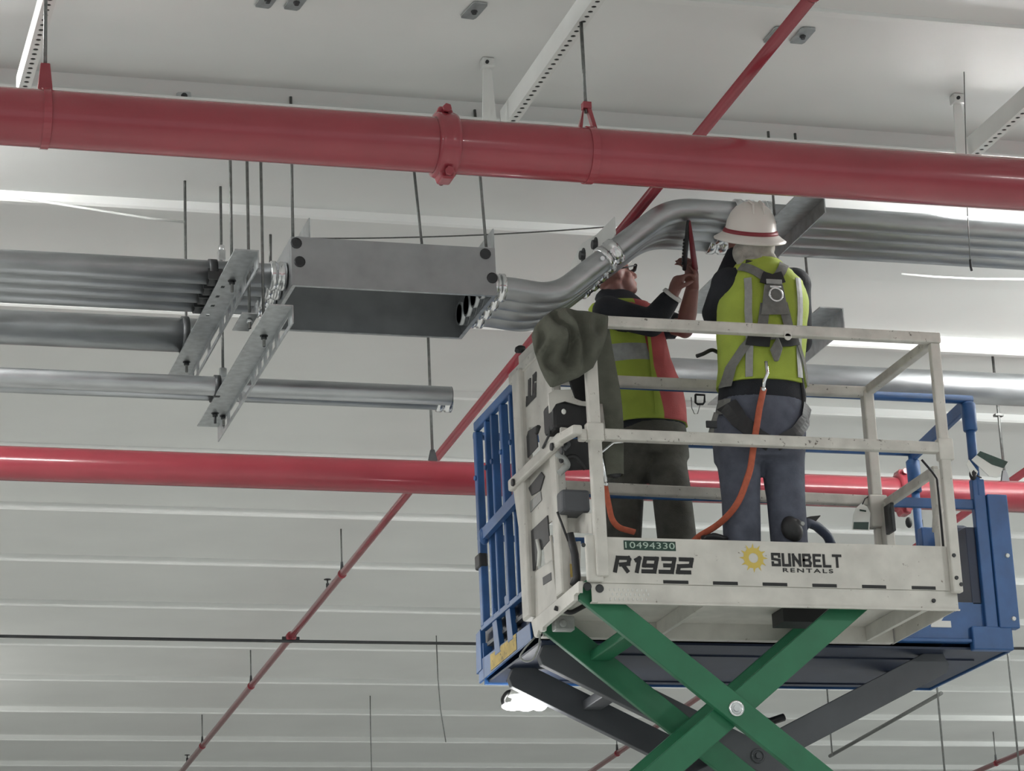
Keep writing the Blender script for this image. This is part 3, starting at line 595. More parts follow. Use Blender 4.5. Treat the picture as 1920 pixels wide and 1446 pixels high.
# rails: front top, front middle, back top, back middle, ends
def rail(nm, p, q, wd=.05, h=.055): mb = MB(); mb.bar(p, q, wd, h); return mb.build(nm, 'rail_white', W, .008)
rail('top_rail', (3.90, WY0-.025, 5.857), (5.81, WY0-.025, 5.857)); rail('middle_rail', (4.02, WY0-.025, 5.29), (5.745, WY0-.025, 5.288))
rail('middle_rail', (3.90, WY0-.02, 5.285), (3.937, WY0-.02, 5.285))
rail('top_rail', (3.92, WY1-.05, 5.826), (5.765, WY1-.05, 5.826)); rail('middle_rail', (3.92, WY1-.05, 5.262), (5.71, WY1-.05, 5.235))
rail('end_rail', (5.775, WY0, 5.845), (5.765, WY1-.05, 5.835), .045, .05); rail('end_rail', (3.90, WY0, 5.86), (3.885, WY1+.14, 5.872), .05, .06)
mb = MB(); mb.box((5.725, WY1-.08, 5.26), (5.785, WY1-.025, 5.83)); mb.build('back_post', lz, W, .008)
mb = MB(); mb.box((5.70, WY1-.10, 5.09), (5.80, WY1-.02, 5.26)); mb.build('post_socket', lz, W, .008)
mb = MB(); mb.box((5.735, WY1-.07, FL), (5.785, WY1-.03, 5.09)); mb.build('back_post', lz, W, .006)
mb = MB(); mb.cyl((4.99, WY0-.055, 5.82), (4.99, WY0-.045, 5.82), .018, 12); mb.box((4.972, WY0-.055, 5.82), (5.008, WY0-.045, 5.85)); mb.build('tie_off_lug', lz, W, .002)
# right end entry gate: low diagonal rail and two uprights
a, b = P(1755, 882, X=5.79), P(1662, 945, X=5.79)
rail('gate_rail', a, b, .035, .05)
for c in (a, b):
    mb = MB(); mb.box((c.x-.03, c.y-.03, FL), (c.x+.02, c.y+.03, c.z)); mb.build('gate_post', lz, W, .006)
mb = MB(); c = P(1668, 975, X=5.77); mb.box((5.76, c.y-.05, c.z-.07), (5.78, c.y+.04, c.z+.08)); mb.build('gate_latch', 'dark_steel', W, .004)
mb = MB(); c = P(1765, 970, X=5.78); mb.tube([c+V((0, 0, .06)), c+V((-.01, .03, .0)), c+V((-.005, .06, -.06))], .022, 8); mb.build('gate_latch', lz, W)
mb = MB(); mb.tube([P(1728, 862, Y=12.05), P(1748, 885, Y=12.05), P(1757, 898, Y=12.05), P(1763, 960, Y=12.03), P(1770, 1040, Y=12.02)], .006, 6); mb.build('cable', 'rubber_black', W)
# left end: panel, tubes, latch bar
XE = 3.872
def e_poly(nm, pts, mt=lz, x=XE, th=.012, par=W, bev=.003):
    mb = MB(); mb.slab([P(px, py, X=x) for px, py in pts], (th, 0, 0)); return mb.build(nm, mt, par, bev)
mb = MB(); mb.box((XE-.03, 12.73, 4.58), (XE+.03, 12.86, 5.86)); mb.build('back_post', lz, W, .012)
mb = MB(); mb.box((XE-.022, 12.215, 4.575), (XE+.03, 12.315, 5.85)); mb.build('end_upright', lz, W, .012)
gp_ = e_poly('end_panel', ((972, 668), (1012, 628), (1030, 780), (1036, 830), (1014, 850), (1007, 800), (991, 802), (979, 838), (992, 862), (978, 884)))
block_letters('lettering', 'JLG', 'decal_black', gp_, (XE-.001, 12.715, P(986, 765, X=XE).z), (0, -1, 0), (0, 0, 1), .21, .125, .028, 'black italic letters', shear=.25)
e_poly('end_panel', ((960, 905), (1042, 850), (1050, 965), (1000, 1003), (975, 1012)), x=XE+.004)
e_poly('name_plate', ((986, 948), (1013, 921), (1015, 938), (988, 968)), 'silver_tape', x=XE-.001, th=.004)
e_poly('dark_opening', ((982, 835), (990, 808), (1005, 798), (1008, 838), (990, 858), (984, 862)), 'dark_steel', x=XE-.002, th=.005)  # darkness of the opening put in as a dark plate
e_poly('dark_opening', ((990, 1000), (1026, 966), (1030, 1014), (1008, 1040), (1002, 1070), (996, 1072)), 'dark_steel', x=XE-.002, th=.006)  # dark plate painted in for the dark gap
e_poly('end_panel', ((1003, 1072), (1035, 1048), (1044, 1125), (1004, 1160)), x=XE)
e_poly('end_panel', ((1018, 1018), (1032, 1003), (1036, 1052), (1022, 1062)), x=XE)
e_poly('label', ((1017, 1083), (1033, 1073), (1034, 1088), (1018, 1098)), 'dark_steel', x=XE-.002, th=.004)
mb = MB(); mb.bar(P(958, 912, X=XE-.035), P(1052, 822, X=XE-.035), .035, .06); mb.build('latch_bar', lz, W, .01)
mb = MB(); mb.bar(P(1048, 825, X=XE-.03), P(1083, 805, X=XE-.03), .05, .045); mb.build('latch_bar', lz, W, .01)
for px, py in ((963, 905), (1036, 838), (1055, 845)):
    mb = MB(); c = P(px, py, X=XE-.055); mb.rings([(0, .02), (.01, .018)], c, (-1, 0, 0), 12); mb.build('bolt', 'dark_steel', W)
mb = MB(); mb.tube([P(1018, 840, X=XE-.06), P(1030, 815, X=XE-.06), P(1032, 800, X=XE-.06)], .007, 6); mb.tube([P(1006, 812, X=XE-.04), P(1010, 800, X=XE-.04)], .012, 6); mb.build('latch_pin', 'dark_steel', W)
mb = MB(); c = P(976, 655, X=3.885); mb.ball(c, .03, .03, .02, seg=8); mb.cyl(c, c+V((-.03, -.03, -.02)), .012, 8); mb.build('rail_knob', 'dark_steel', W)
e_poly('dark_opening', ((990, 915), (1014, 885), (1020, 893), (1012, 920), (996, 930)), 'dark_steel', x=XE-.003, th=.006)  # dark plate, darkness of an opening painted in
mb = MB(); mb.tube([P(1008, 1012, X=XE-.01), P(1012, 1035, X=XE-.01), P(1010, 1062, X=XE-.01)], .012, 6, flat=.5); mb.build('white_strap', 'paper_white', W)
# bottom bar of the left end with two notches
mb = MB(); mb.slab([P(px, py, X=3.853) for px, py in ((1003, 1160), (1085, 1090), (1085, 1112), (1080, 1112), (1076, 1117), (1076, 1126), (1018, 1176), (1017, 1183), (1013, 1185), (1011, 1181), (1009, 1183), (1006, 1195), (1002, 1196), (996, 1166))], (.02, 0, 0)); mb.build('end_bar', lz, W)
e_poly('toe_plate', ((1040, 1020), (1085, 1015), (1083, 1095), (1048, 1120)), x=XE+.08)
e_poly('round_label', [(1067+17*math.cos(a_), 1070+13*math.sin(a_)) for a_ in [i*math.pi/8 for i in range(16)]], 'label_yellow', x=XE+.078, th=.003, bev=0)
e_poly('toe_plate', ((1044, 962), (1108, 962), (1110, 1001), (1046, 998)), x=XE+.09)
# control box and cable clutter behind the left upright
def fbox(nm, px0, py0, px1, py1, y, d, mt, bev=.01):
    a, b = P(px0, py1, Y=y), P(px1, py0, Y=y); mb = MB(); mb.box((a.x, y, a.z), (b.x, y+d, b.z)); return mb.build(nm, mt, W, bev)
cb = fbox('control_box', 1037, 752, 1108, 803, 12.08, .16, 'rubber_black', .02)
mb = MB(); c = P(1057, 772, Y=12.075); mb.ball(c, .012, .006, .014, seg=10); mb.build('indicator', 'paper_white', cb, label='small bright button')
mb = MB(); mb.slab([P(px, py, Y=12.06) for px, py in ((1028, 738), (1040, 731), (1072, 730), (1078, 747), (1092, 752), (1108, 753), (1108, 762), (1088, 760), (1060, 752), (1043, 757), (1034, 772), (1030, 775))], (0, .012, 0)); mb.build('box_bracket', lz, W, .003)
mb = MB(); mb.bar(P(1050, 808, Y=12.06), P(1110, 815, Y=12.06), .02, .035); mb.build('box_shelf', lz, W, .004)
fbox('lower_box', 1055, 918, 1106, 958, 12.14, .14, 'arm_grey', .015)
mb = MB(); mb.slab([P(px, py, Y=12.5) for px, py in ((1040, 825), (1108, 822), (1108, 880), (1062, 882), (1050, 900), (1044, 900))], (0, .01, 0)); mb.build('back_shield', 'dark_steel', W)
for pts, r, mt in (([(1046, 832), (1058, 824), (1068, 832), (1058, 842)], .012, 'arm_grey'), ([(1043, 850), (1058, 860), (1066, 872), (1048, 888)], .016, 'silver_tape'), ([(1050, 865), (1078, 852), (1098, 880)], .012, 'rubber_black'), ([(1045, 960), (1060, 1000), (1066, 1015)], .006, 'rubber_black'), ([(1068, 1000), (1078, 1040), (1082, 1085), (1075, 1098)], .02, 'rubber_black')):
    mb = MB(); mb.tube(arc_path([P(a_, b_, Y=12.12) for a_, b_ in pts], .04, 4), r, 8); mb.build('control_cable', mt, W)
# decals on the front board
for (x, y, w_, h_, b, mt, sh, bo) in ((1151, 1074, 0, 0, 'R1932', 'decal_black', .22, .035),):
    a = P(1149, 1074, Y=WY0-.004); c = P(1303, 1074, Y=WY0-.004)
    block_letters('model_number', 'R1932', 'decal_black', tp, (a.x, WY0-.004, a.z), (1, 0, 0), (0, 0, 1), c.x-a.x, .082, .0195, 'bold black italic number', shear=.25)
a, b = P(1170, 1031, Y=WY0-.004), P(1266, 1014, Y=WY0-.004)
mb = MB(); mb.box((a.x, WY0-.006, a.z), (b.x, WY0-.0035, a.z+.045)); np_ = mb.build('number_plate', 'plate_green', tp)
lettering('plate_digits', '10494330', 'digit_pale', np_, (a.x+.006, WY0-.006, a.z+.008), (1, 0, 0), (0, 0, 1), b.x-a.x-.012, .030, bold=.0, space=1.05)
c = P(1412, 1047, Y=WY0); mb = MB(); pts = []
for i in range(12):
    a0 = 2*math.pi*i/12+.1
    pts += [(a0, .050), (a0+.30, .052), (a0+.44, .073)]
inner = .024
vo = [mb.bm.verts.new((c.x+r*math.cos(-a_), WY0-.0055, c.z+r*math.sin(-a_))) for a_, r in pts]; vi = [mb.bm.verts.new((c.x+inner*math.cos(-a_), WY0-.0055, c.z+inner*math.sin(-a_))) for a_, r in pts]
for i in range(len(pts)): mb.bm.faces.new((vo[i], vo[(i+1) % len(pts)], vi[(i+1) % len(pts)], vi[i]))
mb.build('sun_emblem', 'decal_yellow', tp, label='yellow toothed sun ring')
a, b = P(1447, 1062, Y=WY0-.004), P(1579, 1062, Y=WY0-.004)
block_letters('company_name', 'SUNBELT', 'decal_black', tp, (a.x, WY0-.004, a.z), (1, 0, 0), (0, 0, 1), b.x-a.x, .066, .0128, 'bold black capitals', gap=.36)
a, b = P(1468, 1073, Y=WY0-.004), P(1562, 1073, Y=WY0-.004)
lettering('company_name', 'RENTALS', 'decal_black', tp, (a.x, WY0-.004, a.z), (1, 0, 0), (0, 0, 1), b.x-a.x, .020, 'small black capitals', bold=.01, space=1.3)
# green arms
zb = scissor(W, 'lift_green', 3.952, 5.296, 4.53, 3.996, ((12.06, 12.10), (12.70, 12.66)), .125, .036, 4, 1.0, 'bright_zinc')
chassis(W, lz, 3.85, 5.70, 12.06, 12.76, zb)
mb = MB(); mb.tube(arc_path([P(1003, 1195, Y=12.6), P(985, 1215, Y=12.6), P(973, 1232, Y=12.6), P(985, 1242, Y=12.6), P(1000, 1238, Y=12.6), P(1010, 1215, Y=12.6), P(1013, 1190, Y=12.6)], .08, 6), .005, 6); mb.build('cable_loop', 'silver_tape', W)
c = P(1056, 1172, Y=12.5); mb = MB(); mb.box(c-V((.05, .03, .03)), c+V((.05, .03, .04))); mb.rings([(0, .022), (.012, .018)], c+V((-.01, -.03, 0)), (0, -1, 0), 14); mb.build('hinge_block', 'silver_tape', W, .006)
mb = MB(); mb.tube(arc_path([P(1040, 1140, Y=12.3), P(1070, 1150, Y=12.3), P(1098, 1135, Y=12.3)], .05, 5), .012, 8); mb.build('hose', 'rubber_black', W)
# ---------------------------------------------------------------- the blue lift
G = thing('scissor_lift', 'larger blue scissor lift with dark grey arms, standing behind the white one', 'lift', (5.25, 13.45, 0))
GX0, GX1, GY0, GY1 = 3.95, 6.53, 12.95, 13.98
GF = 4.72
bl = 'lift_blue'
mb = MB(); mb.box((GX0+.02, GY0+.02, 4.503), (GX1-.02, GY1-.02, 4.515)); mb.build('underside', 'shaded_and_dark_blue', G)  # underside shade put into the darker blue
mb = MB(); mb.box((GX0+.02, GY0+.02, GF-.02), (GX1-.02, GY1-.02, GF)); mb.build('floor_plate', 'arm_grey', G)
mb = MB(); mb.box((GX0+.03, GY0, 4.555), (GX1-.02, GY0+.01, 4.752)); sk = mb.build('front_skirt', bl, G, .003)
mb = MB(); mb.box((GX0+.03, GY0-.02, 4.535), (6.30, GY0+.03, 4.553)); mb.box((GX0+.03, GY0-.012, 4.60), (5.7, GY0-.001, 4.615)); mb.build('skirt_lip', bl, G, .004)
mb = MB(); mb.box((6.30, GY0-.03, 4.493), (GX1, GY0+.02, 4.62)); mb.build('corner_block', bl, G, .008)
mb = MB(); mb.box((GX1-.012, GY0+.02, 4.493), (GX1, GY1, 4.72)); mb.build('end_skirt', bl, G, .003)
mb = MB(); mb.box((GX0, GY1-.012, 4.493), (GX1, GY1, 4.72)); mb.build('back_skirt', bl, G, .003)
for y in (GY0+.25, GY1-.12):
    mb = MB(); mb.box((GX0+.1, y, 4.495), (GX1-.1, y+.04, 4.504)); mb.build('stiffener', 'shaded_and_dark_blue', G)
# posts and rails
def btube(nm, p, q, r=.022): mb = MB(); mb.cyl(p, q, r, 14); return mb.build(nm, bl, G)
def bbar(nm, p, q, wd, h): mb = MB(); mb.bar(p, q, wd, h); return mb.build(nm, bl, G, .006)
btube('top_rail', (GX0, GY0, 5.866), (6.44, GY0, 5.866), .024); bbar('middle_rail', (GX0, GY0, 5.283), (6.42, GY0, 5.283), .02, .055)
btube('top_rail', (GX0, GY1, 5.874), (6.56, GY1, 5.874), .022); btube('middle_rail', (GX0, GY1, 5.30), (6.54, GY1, 5.30), .018)
bbar('end_rail', (6.415, GY0+.03, 5.845), (6.55, GY1, 5.86), .03, .075); bbar('end_rail', (GX0, GY0, 5.90), (GX0, GY1-.06, 5.905), .035, .05)
btube('corner_post', (6.415, GY0, 5.33), (6.415, GY0, 5.84), .026)
mb = MB(); mb.rings([(-.13, .034), (-.125, .038), (.02, .04), (.03, .03)], (6.415, GY0, 5.82), (0, 0, 1), 16); mb.build('post_collar', bl, G)
mb = MB(); mb.box((6.385, GY0-.025, 4.60), (6.455, GY0+.02, 5.42)); mb.build('corner_post', bl, G, .006)
mb = MB(); mb.box((6.458, GY0-.035, 4.61), (6.575, GY0+.02, 5.335)); mb.build('corner_plate', bl, G, .006)
mb = MB(); mb.box((6.33, GY0+.0, 4.74), (6.384, GY0+.2, 5.16)); mb.build('gate_edge', 'shaded_and_dark_blue', G, .004)
for z in (4.66, 5.0):
    mb = MB(); mb.rings([(0, .013), (.01, .01)], (6.54, GY0-.035, z), (0, -1, 0), 10); mb.build('bolt', 'decal_white', G)
btube('end_post', (6.545, GY1, 4.72), (6.545, GY1, 5.86), .024)
mb = MB(); mb.rings([(-.16, .036), (.02, .04), (.03, .03)], (6.545, GY1, 5.80), (0, 0, 1), 16); mb.build('post_collar', bl, G)
for c in (P(1704, 980, Y=13.9), P(1824, 890, Y=12.92)):
    mb = MB(); mb.ball(c, .02, .02, .032, seg=10); mb.build('gate_knob', 'rubber_black', G)
a = P(1742, 1010, Y=13.6); mb = MB(); mb.box((a.x-.05, 13.58, a.z-.05), (a.x+.04, 13.64, a.z+.06)); mb.build('gate_stop', bl, G, .006)
a = P(1800, 1020, Y=13.4); mb = MB(); mb.box((a.x-.03, 13.4, a.z-.12), (a.x+.06, 13.46, a.z+.11)); mb.build('gate_frame', 'shaded_and_dark_blue', G, .02)
# left end
def g_poly(nm, pts, mt=bl, x=GX0, th=.012, bev=.003): mb = MB(); mb.slab([P(px, py, X=x) for px, py in pts], (th, 0, 0)); return mb.build(nm, mt, G, bev)
lp = g_poly('end_beam', ((897, 1240), (993, 1168), (996, 1199), (898, 1282)))
for pts in (((900, 1180), (903, 1255), (893, 1265), (892, 1190)), ((928, 1140), (938, 1222), (928, 1230), (921, 1150)), ((952, 1112), (962, 1198), (952, 1206), (945, 1120))):
    g_poly('end_rib', pts, x=GX0-.004, th=.03)
g_poly('end_panel', ((902, 1180), (992, 1105), (994, 1180), (904, 1252)), 'shaded_and_dark_blue', x=GX0+.05)
g_poly('end_ledge', ((901, 1172), (990, 1098), (991, 1108), (902, 1184)), x=GX0-.01, th=.03)
for y, wd in ((13.93, .055), (13.72, .03), (13.60, .03), (13.42, .045), (13.24, .03), (13.08, .05)):
    mb = MB(); mb.box((GX0-.012, y-wd/2, 4.80), (GX0+.03, y+wd/2, 5.88)); mb.build('end_upright', bl, G, .006)
    for z in (5.62,):
        mb = MB(); mb.rings([(0, .016), (.01, .012)], (GX0-.012, y, z), (-1, 0, 0), 10); mb.build('bolt', bl, G)
mb = MB(); mb.bar(P(908, 1003, X=GX0-.03), P(978, 925, X=GX0-.03), .03, .06); mb.ball(P(908, 1005, X=GX0-.03), .03, .03, .05, seg=10); mb.build('end_middle_rail', bl, G)
mb = MB(); mb.box((GX0-.02, 13.90, 5.12), (GX0+.03, 14.0, 5.2)); mb.build('hinge', 'rubber_black', G, .01)
yl = MB(); yl.slab([P(px, py, X=GX0-.003) for px, py in ((919, 1228), (967, 1188), (968, 1218), (920, 1258))], (.002, 0, 0)); yl.build('warning_label', 'label_yellow', lp, label='worn yellow label with black print')
# number on the front skirt, mostly hidden
a = P(1745, 1172, Y=GY0); lettering('model_number', '2', 'decal_white', sk, (a.x, GY0, a.z-.012), (1, 0, 0), (0, 0, 1), .115, .17, 'white digit', bold=.03)
# dark arms
zb = scissor(G, 'arm_grey', 4.06, 6.14, 4.45, 3.95, ((13.05, 13.11), (13.60, 13.54)), .145, .05, 4, 1.0, 'arm_grey')
chassis(G, bl, 3.95, 6.40, 13.08, 13.58, zb)
mb = MB(); mb.tube(arc_path([P(1400, 1330, Y=13.2), P(1425, 1345, Y=13.2), P(1440, 1355, Y=13.2), P(1470, 1345, Y=13.2)], .05, 5), .02, 8); mb.build('hose', 'rubber_black', G)
# ---------------------------------------------------------------- bright work lamp slung under the blue lift
LP = P(985, 1316, Y=13.72)
t = thing('work_lamp', 'glaring white work lamp slung under the left end of the blue lift', 'lamp', LP)
mb = MB(); mb.ball(LP, .075, .05, .05, seg=16); mb.ball(LP+V((.075, 0, .0)), .05, .05, .048, seg=16); mb.ball(LP+V((-.07, 0, -.025)), .06, .04, .022, seg=14); mb.build('glowing_lens', 'lamp_hot', t)
mb = MB(); mb.tube(arc_path([P(975, 1300, Y=13.72), P(952, 1296, Y=13.72), P(942, 1312, Y=13.72), P(945, 1322, Y=13.72)], .05, 5), .012, 8); mb.tube([P(978, 1302, Y=13.72), P(985, 1288, Y=13.72)], .008, 8); mb.build('cord', 'rubber_black', t)
mb = MB(); mb.rings([(0, .07), (.03, .06), (.05, .03)], LP+V((-.02, .0, .03)), (0, 0, 1), 18); mb.build('housing', 'lamp_body', t)
l = bpy.data.lights.new('lamp_light', 'POINT'); l.energy = 12; l.shadow_soft_size = .12; o = bpy.data.objects.new('lamp_light', l); COL.objects.link(o); o.parent = t; o.location = (0, .05, -.12)
# ================================================================ the two workers
def prof_at(prof, z):
    """prof: rows (z, cx, cy, rx, ry) from bottom to top"""
    if z <= prof[0][0]: return prof[0][1:]
    for a, b in zip(prof, prof[1:]):
        if z <= b[0]:
            k = (z-a[0])/(b[0]-a[0]); k = k*k*(3-2*k)*.5+k*.5; return tuple(a[i]+(b[i]-a[i])*k for i in range(1, 5))
    return prof[-1][1:]
def loft(mb, prof, grow=0., n=40, step=.018, wob=0., seed=0, z0=None, z1=None, pw=2.25, mati=None, caps=True):
    z0 = prof[0][0] if z0 is None else z0; z1 = prof[-1][0] if z1 is None else z1; k = max(2, int((z1-z0)/step)); rg = []
    for i in range(k+1):
        z = z0+(z1-z0)*i/k; cx, cy, rx, ry = prof_at(prof, z); ring = []
        for j in range(n):
            a = 2*math.pi*j/n; c, s = math.cos(a), math.sin(a)
            f = (abs(c)**pw+abs(s)**pw)**(-1/pw)
            w_ = wob*noise.noise(V((c*2.2+seed, s*2.2, z*7))) + wob*.6*noise.noise(V((c*6+seed, s*6, z*16)))
            ring.append(mb.bm.verts.new((cx+(rx+grow+w_)*c*f, cy+(ry+grow+w_)*s*f, z)))
        rg.append(ring)
    for i in range(k):
        for j in range(n):
            f = mb.bm.faces.new((rg[i][j], rg[i][(j+1) % n], rg[i+1][(j+1) % n], rg[i+1][j])); f.smooth = True
            if mati: f.material_index = mati(2*math.pi*(j+.5)/n, z0+(z1-z0)*(i+.5)/k)
    if caps:
        mb.bm.faces.new(rg[0][::-1]); mb.bm.faces.new(rg[-1])
    return mb
def surf(prof, X, z, side=-1, grow=.004, pw=2.25):
    cx, cy, rx, ry = prof_at(prof, z); rx += grow; ry += grow
    t = max(-.985, min(.985, (X-cx)/rx)); return cy+side*ry*(1-abs(t)**pw)**(1/pw)
def ribbon(mb, prof, R, pts, width, grow=.018, th=.004, n=5):
    """flat strap laid on a lofted body: pts = photograph points of its centre line"""
    path = []
    for (a, b) in zip(pts, pts[1:]):
        for i in range(n): path.append((a[0]+(b[0]-a[0])*i/n, a[1]+(b[1]-a[1])*i/n))
    path.append(pts[-1]); L = []
    for i, p in enumerate(path):
        q0, q1 = path[max(0, i-1)], path[min(len(path)-1, i+1)]; dx, dy = q1[0]-q0[0], q1[1]-q0[1]; l = math.hypot(dx, dy); nx, ny = -dy/l, dx/l
        row = []
        for s_ in (-.5, 0, .5):
            c = R(p[0]+nx*width*s_, p[1]+ny*width*s_); row.append(V((c.x, surf(prof, c.x, c.z, grow=grow), c.z)))
        L.append(row)
    o = V((0, -th, 0)); G_ = [[[mb.bm.verts.new(p+o*k) for p in row] for k in (0, 1)] for row in L]
    for i in range(len(L)-1):
        for j in range(2):
            for k in (0, 1): mb.bm.faces.new((G_[i][k][j], G_[i][k][j+1], G_[i+1][k][j+1], G_[i+1][k][j]))
        for j in (0, 2): mb.bm.faces.new((G_[i][0][j], G_[i+1][0][j], G_[i+1][1][j], G_[i][1][j]))
    for i in (0, -1):
        for j in range(2): mb.bm.faces.new((G_[i][0][j], G_[i][0][j+1], G_[i][1][j+1], G_[i][1][j]))
    return mb
def hand(mb, wrist, aim, palmn, curl=.9, s=1.0, thumb=1):
    """palm with five bent fingers; aim = towards the fingertips, palmn = out of the palm (fingers close towards it)"""
    w_, d, n = V(wrist), V(aim).normalized(), V(palmn).normalized(); n = (n-d*n.dot(d)).normalized(); sd = d.cross(n)
    M = Matrix((sd, d, n)).transposed()
    mb.tube([w_-d*.03*s, w_+d*.01*s, w_+d*.05*s, w_+d*.088*s], [.024*s, .026*s, .03*s, .026*s], 12, upv=n, flat=1.45)
    for i, (o, l) in enumerate(((-.033, .82), (-.011, .98), (.011, 1.0), (.033, .88))):
        b = w_+d*.085*s+sd*o*s*1.05; p = [b-d*.02*s]; a = .25; q = b
        for k, seg_ in enumerate((.042, .028, .022)):
            a += curl*(.55 if k == 0 else .75); p.append(q); q = q+(d*math.cos(a)+n*math.sin(a))*seg_*l*s
        p.append(q); mb.tube(p, [.0105*s, .0105*s, .0098*s, .009*s, .0078*s], 8); mb.ball(q, .0078*s, seg=8)
    tb = w_+d*.022*s+sd*thumb*-.034*s; t1 = tb+(d*.6-sd*thumb*.62+n*.5)*.042*s; t2 = t1+(d*.75+n*.66-sd*thumb*-.1)*.036*s
    mb.tube([w_+d*.01*s, tb, t1, t2], [.014*s, .0135*s, .0115*s, .009*s], 8); mb.ball(t2, .009*s, seg=8)
def head(mb, c, look, upv, s=1.0):
    """skull, jaw, nose, lips, brow, ears"""
    c, f = V(c), V(look).normalized(); u = V(upv); u = (u-f*u.dot(f)).normalized(); r = f.cross(u); M = Matrix((r, f, u)).transposed()
    def pt(x, y, z): return c+(r*x+f*y+u*z)*s
    mb.ball(pt(0, -.012, .03), .078*s, .097*s, .092*s, rot=M, seg=20)
    mb.ball(pt(0, .032, -.035), .060*s, .062*s, .078*s, rot=M, seg=16)
    mb.ball(pt(0, .062, -.092), .030*s, .026*s, .022*s, rot=M, seg=12)
    mb.tube([pt(0, .088, .018), pt(0, .108, -.018), pt(0, .112, -.030)], [.008*s, .013*s, .016*s], 8); mb.ball(pt(0, .108, -.032), .017*s, .014*s, .012*s, rot=M, seg=10)
    mb.ball(pt(0, .090, -.062), .024*s, .010*s, .007*s, rot=M, seg=10); mb.ball(pt(0, .088, -.073), .021*s, .010*s, .008*s, rot=M, seg=10)
    mb.tube([pt(-.045, .070, .030), pt(-.02, .086, .032), pt(.02, .086, .032), pt(.045, .070, .030)], .010*s, 8)
    for e in (-1, 1):
        mb.ball(pt(.079*e, -.012, -.005), .010*s, .020*s, .032*s, rot=M, seg=10); mb.ball(pt(.032*e, .074, .014), .013*s, .010*s, .009*s, rot=M, seg=10)
        mb.ball(pt(.042*e, .050, -.02), .026*s, .026*s, .028*s, rot=M, seg=10)
# ---------------------------------------------------------------- worker in the white hard hat, seen from behind
YR = 12.22
def R(x, y, dy=0.): return P(x, y, Y=YR+dy)
zz = lambda y: R(1425, y).z
xx = lambda x, y: R(x, y).x
def row(y, x0, x1, ry, dy=0.):
    a, b = R(x0, y), R(x1, y); return ((a.z+b.z)/2, (a.x+b.x)/2, YR+dy, (b.x-a.x)/2, ry)
TR = sorted([row(765, 1350, 1504, .150), row(730, 1352, 1502, .148), row(680, 1356, 1500, .142), row(620, 1352, 1504, .145), row(570, 1354, 1506, .148), row(535, 1362, 1500, .135), row(515, 1374, 1480, .115), row(500, 1385, 1462, .085), row(488, 1394, 1452, .07)])
PR = thing('person', 'worker in white hard hat and lime vest, seen from behind in the white lift', 'person', (xx(1425, 800), YR, FL))
mb = MB()
hc = R(1412, 445, .01); lk = V((-.12, 1, .18))
head(mb, hc, lk, (0, 0, 1), 1.05)
mb.cap(R(1418, 480, .01), R(1422, 510, .0), .06, .065)
loft(mb, [(z, cx, cy, rx*.72, ry*.72) for z, cx, cy, rx, ry in TR if z < zz(505)], step=.05, n=20)
sL, eL, wL = R(1366, 535, .0), R(1342, 588, .14), R(1380, 472, .30)
sR, eR, wR = R(1488, 535, .0), R(1497, 640, .10), R(1470, 590, .38)
for s_, e_, w_ in ((sL, eL, wL), (sR, eR, wR)):
    mb.tube([V((R(1425, 535).x, YR, s_.z)), s_, s_.lerp(e_, .5), e_], [.06, .062, .05, .043], 12); mb.ball(e_, .043, seg=12); mb.tube([e_, e_.lerp(w_, .4), w_], [.043, .042, .03], 12)
hand(mb, wL, (.25, .35, 1), (.3, 1, -.2), .7); hand(mb, wR, (.1, .5, 1), (-.2, 1, -.3), .8, thumb=-1)
hips = V((xx(1427, 800), YR, zz(800)))
kL, fL_, kR, fR_ = R(1389, 935, -.02), V((xx(1391, 1010), YR+.02, FL+.07)), R(1474, 940, -.03), V((xx(1484, 1010), YR+.03, FL+.07))
for k_, f_, hx in ((kL, fL_, 1390), (kR, fR_, 1466)):
    h_ = R(hx, 840, 0); mb.tube([hips, h_, k_, f_], [.10, .075, .052, .04], 12); mb.ball(k_, .052, seg=12)
mb.build('body', 'skin', PR, remesh=.008, smooth=3)
# clothes
mb = MB(); loft(mb, [(zz(765), *TR[0][1:])]+TR[1:], .004, step=.03)
for s_, e_, w_ in ((sL, eL, wL), (sR, eR, wR)):
    d_ = (w_-e_); we = e_+d_*.98
    mb.tube([V((s_.x+(.05 if s_ is sL else -.05), YR, s_.z+.01)), s_, s_.lerp(e_, .5), e_], [.085, .092, .080, .072], 16); mb.ball(s_, .092, seg=16); mb.ball(e_, .072, seg=14); mb.tube([e_, e_.lerp(we, .5), we], [.072, .066, .048], 14)
mb.build('shirt', 'navy_cloth', PR, remesh=.012, smooth=5)
mb = MB(); loft(mb, TR, .016, step=.015, wob=.006, z0=zz(728), z1=zz(492)); VR = mb.build('vest', 'hi_vis_lime', PR)
GV = .0245
for pts in ([(1384, 538), (1383, 600), (1386, 660), (1384, 724)], [(1478, 538), (1481, 600), (1479, 660), (1482, 724)]):
    mb = MB(); ribbon(mb, TR, R, pts, 12, GV-.002); mb.build('reflective_stripe', 'silver_tape', VR, label='silver reflective stripe')
JP = sorted([row(752, 1348, 1504, .152), row(790, 1342, 1506, .170), row(830, 1340, 1507, .172), row(868, 1342, 1505, .150)])
mb = MB(); loft(mb, JP, 0, step=.03)
for k_, f_, hx, w2 in ((kL, fL_, 1385, 0), (kR, fR_, 1466, 0)):
    h_ = R(hx, 852, 0); mb.tube([h_+V((0, 0, .05)), h_, h_.lerp(k_, .5), k_, k_.lerp(f_, .4), f_], [.112, .115, .104, .096, .094, .088], 18, flat=.95)
mb.build('jeans', 'denim', PR, remesh=.013, smooth=5)
